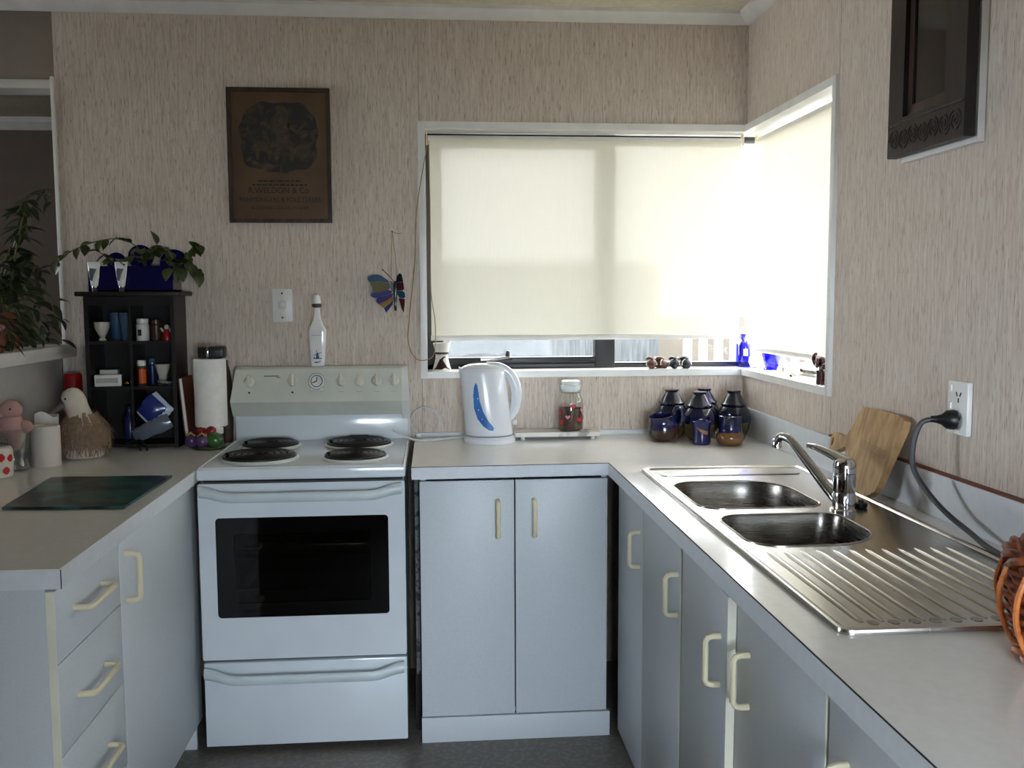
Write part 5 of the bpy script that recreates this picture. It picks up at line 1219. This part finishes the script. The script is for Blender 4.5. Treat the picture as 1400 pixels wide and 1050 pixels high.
for dx, dy in ((-.056, -.062), (-.014, -.080)):
    au = obj('aubergine', B().ball((px_+dx, py_+dy, HW+.030), .024, 1, 1.0, 1.05, 16), 'aubergine', ptw)
    obj('stalk', B().tube([(px_+dx-.014, py_+dy-.006, HW+.047), (px_+dx, py_+dy-.008, HW+.060), (px_+dx+.014, py_+dy-.006, HW+.047)], .0035, 6), 'stalk', au)
obj('green_pepper', B().ball((px_+.024, py_+.0-.068, HW+.032), .030, 1.08, .9, .95, 16), 'pepper', ptw)
for dx, dy, dz in ((-.026, -.045, .058), (.010, -.052, .062), (-.008, -.050, .050)): obj('tomato', B().ball((px_+dx, py_+dy, HW+dz), .018, seg=14), 'tomato', ptw)
obj('striped_cloth', B().box(px_+.004, px_+.048, py_-.042, py_-.030, HW+.050, HW+.073, .003), 'paper', ptw)
bkk = thing('recipe_book', 'thin book with brown cover leaning between the rack and paper towel', 'book', (-2.045, -.10, HW))
b = B().box(-2.063, -2.053, -.15, -.02, HW+.002, HW+.242, rot=(0, -.085, 0), piv=(-2.058, -.09, HW)); obj('pages', b, 'paper', bkk)
b = B().box(-2.0525, -2.050, -.153, -.018, HW+.002, HW+.246, rot=(0, -.085, 0), piv=(-2.058, -.09, HW)); obj('cover', b, 'book_brown', bkk)
b = B().box(-2.0660, -2.0635, -.153, -.018, HW+.002, HW+.246, rot=(0, -.085, 0), piv=(-2.058, -.09, HW)); obj('cover', b, 'book_brown', bkk)
one('brown_jug', 'slim brown wooden jug half hidden behind the paper towel roll', 'jug', B().lathe([(.020, 0), (.024, .01), (.026, .08), (.027, .20), (.020, .26), (.012, .29), (.014, .30)], (-1.946, -.055, HW), 20), 'poster_frame', (-1.946, -.055, HW))

# ------------------------------------------------------------------ left end of the worktop
rb = thing('red_canister', 'tall red plastic flask at the back left by the half wall', 'flask', (-2.462, -.10, HW))
obj('body', B().lathe([(.030, 0), (.032, .004), (.032, .17), (.030, .175)], (-2.462, -.10, HW), 24), 'red_plastic', rb)
obj('cap', B().lathe([(.031, .176), (.032, .18), (.031, .255), (.026, .262)], (-2.462, -.10, HW), 24), 'red_plastic', rb)
obj('gold_line', B().lathe([(.0322, .148), (.0325, .150), (.0322, .152)], (-2.462, -.10, HW), 24, cap0=False, cap1=False), 'tan_print', rb)
# kiwi bird
kx, ky = -2.345, -.345
kw_ = thing('kiwi_ornament', 'raffia kiwi bird ornament with white head and long beak', 'ornament', (kx, ky, HW))
obj('body', B().ball((kx, ky, HW+.080), .076, 1, .9, .95, 24).lathe([(.050, .0), (.060, .006), (.064, .03)], (kx, ky, HW), 24), 'fuzzy_white', kw_)
obj('head', B().loft([[(kx-.012+dx+r*math.cos(2*PI*k/20), ky-.01+r*.95*math.sin(2*PI*k/20), HW+z) for k in range(20)] for z, r, dx in ((.120, .040, .012), (.150, .039, .004), (.175, .039, -.006), (.200, .038, -.012), (.218, .031, -.014), (.230, .016, -.013), (.233, .003, -.013))]), 'fuzzy_white', kw_, ang=70)
b_ = spl([(kx-.040, ky-.025, HW+.185), (kx-.075, ky-.040, HW+.160), (kx-.115, ky-.050, HW+.128)], 5)
obj('beak', B().tube(b_, [.014-.011*i/10 for i in range(11)], 10), mat('grey_beak', '6a6058', .5), kw_)
for s_ in (-1, 1): obj('eye', B().ball((kx-.036, ky-.010+.026*s_-.012, HW+.200), .0035, seg=8), 'black_plastic', kw_)
b = B(); rr = random.Random(3)
for i in range(560):
    a = rr.uniform(0, 2*PI); z0 = HW+.154-rr.uniform(0, .075); dz = (z0-HW-.080)
    rad = .076*math.sqrt(max(.05, 1-(dz/.074)**2))*.97; rad = max(rad, .041); L = rr.uniform(.055, .105); w = rr.uniform(.002, .0045); spread = rr.uniform(.004, .026)
    pts = []
    for k_ in range(5):
        t = k_/4; z = z0-L*t; dd = z-HW-.080; rad2 = max(rad, .076*math.sqrt(max(.02, 1-min(.98, (dd/.074)**2))))+.003+spread*t*t+.004*rr.random()
        aa = a+.12*t*rr.uniform(-1, 1); pts.append(Vector((kx+rad2*math.cos(aa), ky+.92*rad2*math.sin(aa), max(HW+.012, z))))
    sdv = Vector((-math.sin(a), math.cos(a), 0)); b.loft([[p_-sdv*w*(1-.8*k_/4), p_+sdv*w*(1-.8*k_/4)] for k_, p_ in enumerate(pts)], close=False)
o = obj('raffia_coat', b, 'raffia', kw_); o['kind'] = 'stuff'
one('white_candle', 'thick white pillar candle on the left worktop in front of the kiwi', 'candle', B().lathe([(.041, 0), (.0425, .003), (.0425, .124), (.040, .128), (.036, .124), (.006, .122), (.002, .122)], (-2.408, -.492, HW), 32).tube([(-2.408, -.492, HW+.12), (-2.407, -.492, HW+.133)], .0012, 5), 'candle', (-2.408, -.492, HW))
one('folded_napkin', 'folded white paper napkin standing behind the pillar candle', 'napkin', B().prism([(-2.470, 0), (-2.400, 0), (-2.392, .150), (-2.402, .165), (-2.445, .168), (-2.462, .150)], 'y', -.405, -.395) and (lambda q: q)(B().loft([[(-2.478+.075*i/6+.002*math.sin(k_*2+i), -.400+.004*math.cos(i*1.7)*(k_/3), HW+.152*k_/3+(.010*math.sin(i*.9) if k_ == 3 else 0)) for i in range(7)]+[(-2.478+.075*i/6, -.393+.004*math.cos(i*1.7)*(k_/3), HW+.152*k_/3) for i in range(6, -1, -1)] for k_ in range(4)])), 'paper', (-2.44, -.40, HW))
gj = thing('glass_jar', 'clear glass jar on the left worktop holding the pink toy', 'jar', (-2.475, -.565, HW))
obj('glass', B().lathe([(.036, 0), (.042, .004), (.043, .012), (.036, .030), (.034, .05), (.044, .085), (.046, .125), (.044, .128), (.043, .12), (.031, .05), (.030, .02)], (-2.475, -.565, HW), 28), 'clear_glass', gj)
obj('gold_rim', B().lathe([(.0455, .124), (.047, .126), (.0455, .130)], (-2.475, -.565, HW), 28, cap0=False, cap1=False), 'clear_glass', gj)
tx, ty = -2.478, -.565
pt = thing('pink_toy', 'pink plush toy chick sitting in the top of the glass jar', 'toy', (tx, ty, HW+.055))
M['pink_plush'] = mat('pink_plush', 'c39a94', .9, bump=.5, scale=40)
obj('body', B().lathe([(.004, .055), (.020, .065), (.034, .095), (.040, .125), (.036, .15), (.028, .165)], (tx, ty, HW), 20), 'pink_plush', pt)
obj('head', B().ball((tx, ty, HW+.185), .034, 1, 1, .95, 18), 'pink_plush', pt)
obj('muzzle', B().ball((tx-.022, ty-.018, HW+.176), .017, 1, 1, .8, 12), 'pink_plush', pt)
for dx, dy in ((-.020, -.030), (.016, -.032)): obj('eye', B().ball((tx+dx-.004, ty+dy, HW+.192), .0032, seg=8), 'black_plastic', pt)
obj('wing', B().ball((tx-.046, ty-.006, HW+.135), .022, 1.1, .5, .9, 12), 'pink_plush', pt); obj('wing', B().ball((tx+.044, ty-.006, HW+.135), .022, 1.1, .5, .9, 12), 'pink_plush', pt)
sx_, sy_ = -2.472, -.690
sj = thing('spotted_jar', 'cream jar with red spots at the left edge of the worktop', 'jar', (sx_, sy_, HW))
obj('body', B().lathe([(.036, 0), (.043, .006), (.045, .03), (.045, .080), (.042, .090), (.036, .094)], (sx_, sy_, HW), 28), 'mug_cream', sj)
obj('lid', B().lathe([(.034, .094), (.037, .097), (.037, .112), (.03, .118), (.01, .121)], (sx_, sy_, HW), 24), 'clear_glass', sj)
def ssurf(u, v, lift):
    a = u/.0455-PI/2; return (sx_+(.0455+lift)*math.cos(a), sy_+(.0455+lift)*math.sin(a), HW+v)
for u, v, s in ((.030, .064, .012), (.012, .036, .012), (-.02, .062, .012), (-.035, .030, .012), (.045, .025, .011), (.06, .06, .011)):
    obj('red_spot', decal(ssurf, [(u+s*math.cos(2*PI*k/16), v+s*math.sin(2*PI*k/16)) for k in range(16)], .0018, .0012), 'red_print', sj)
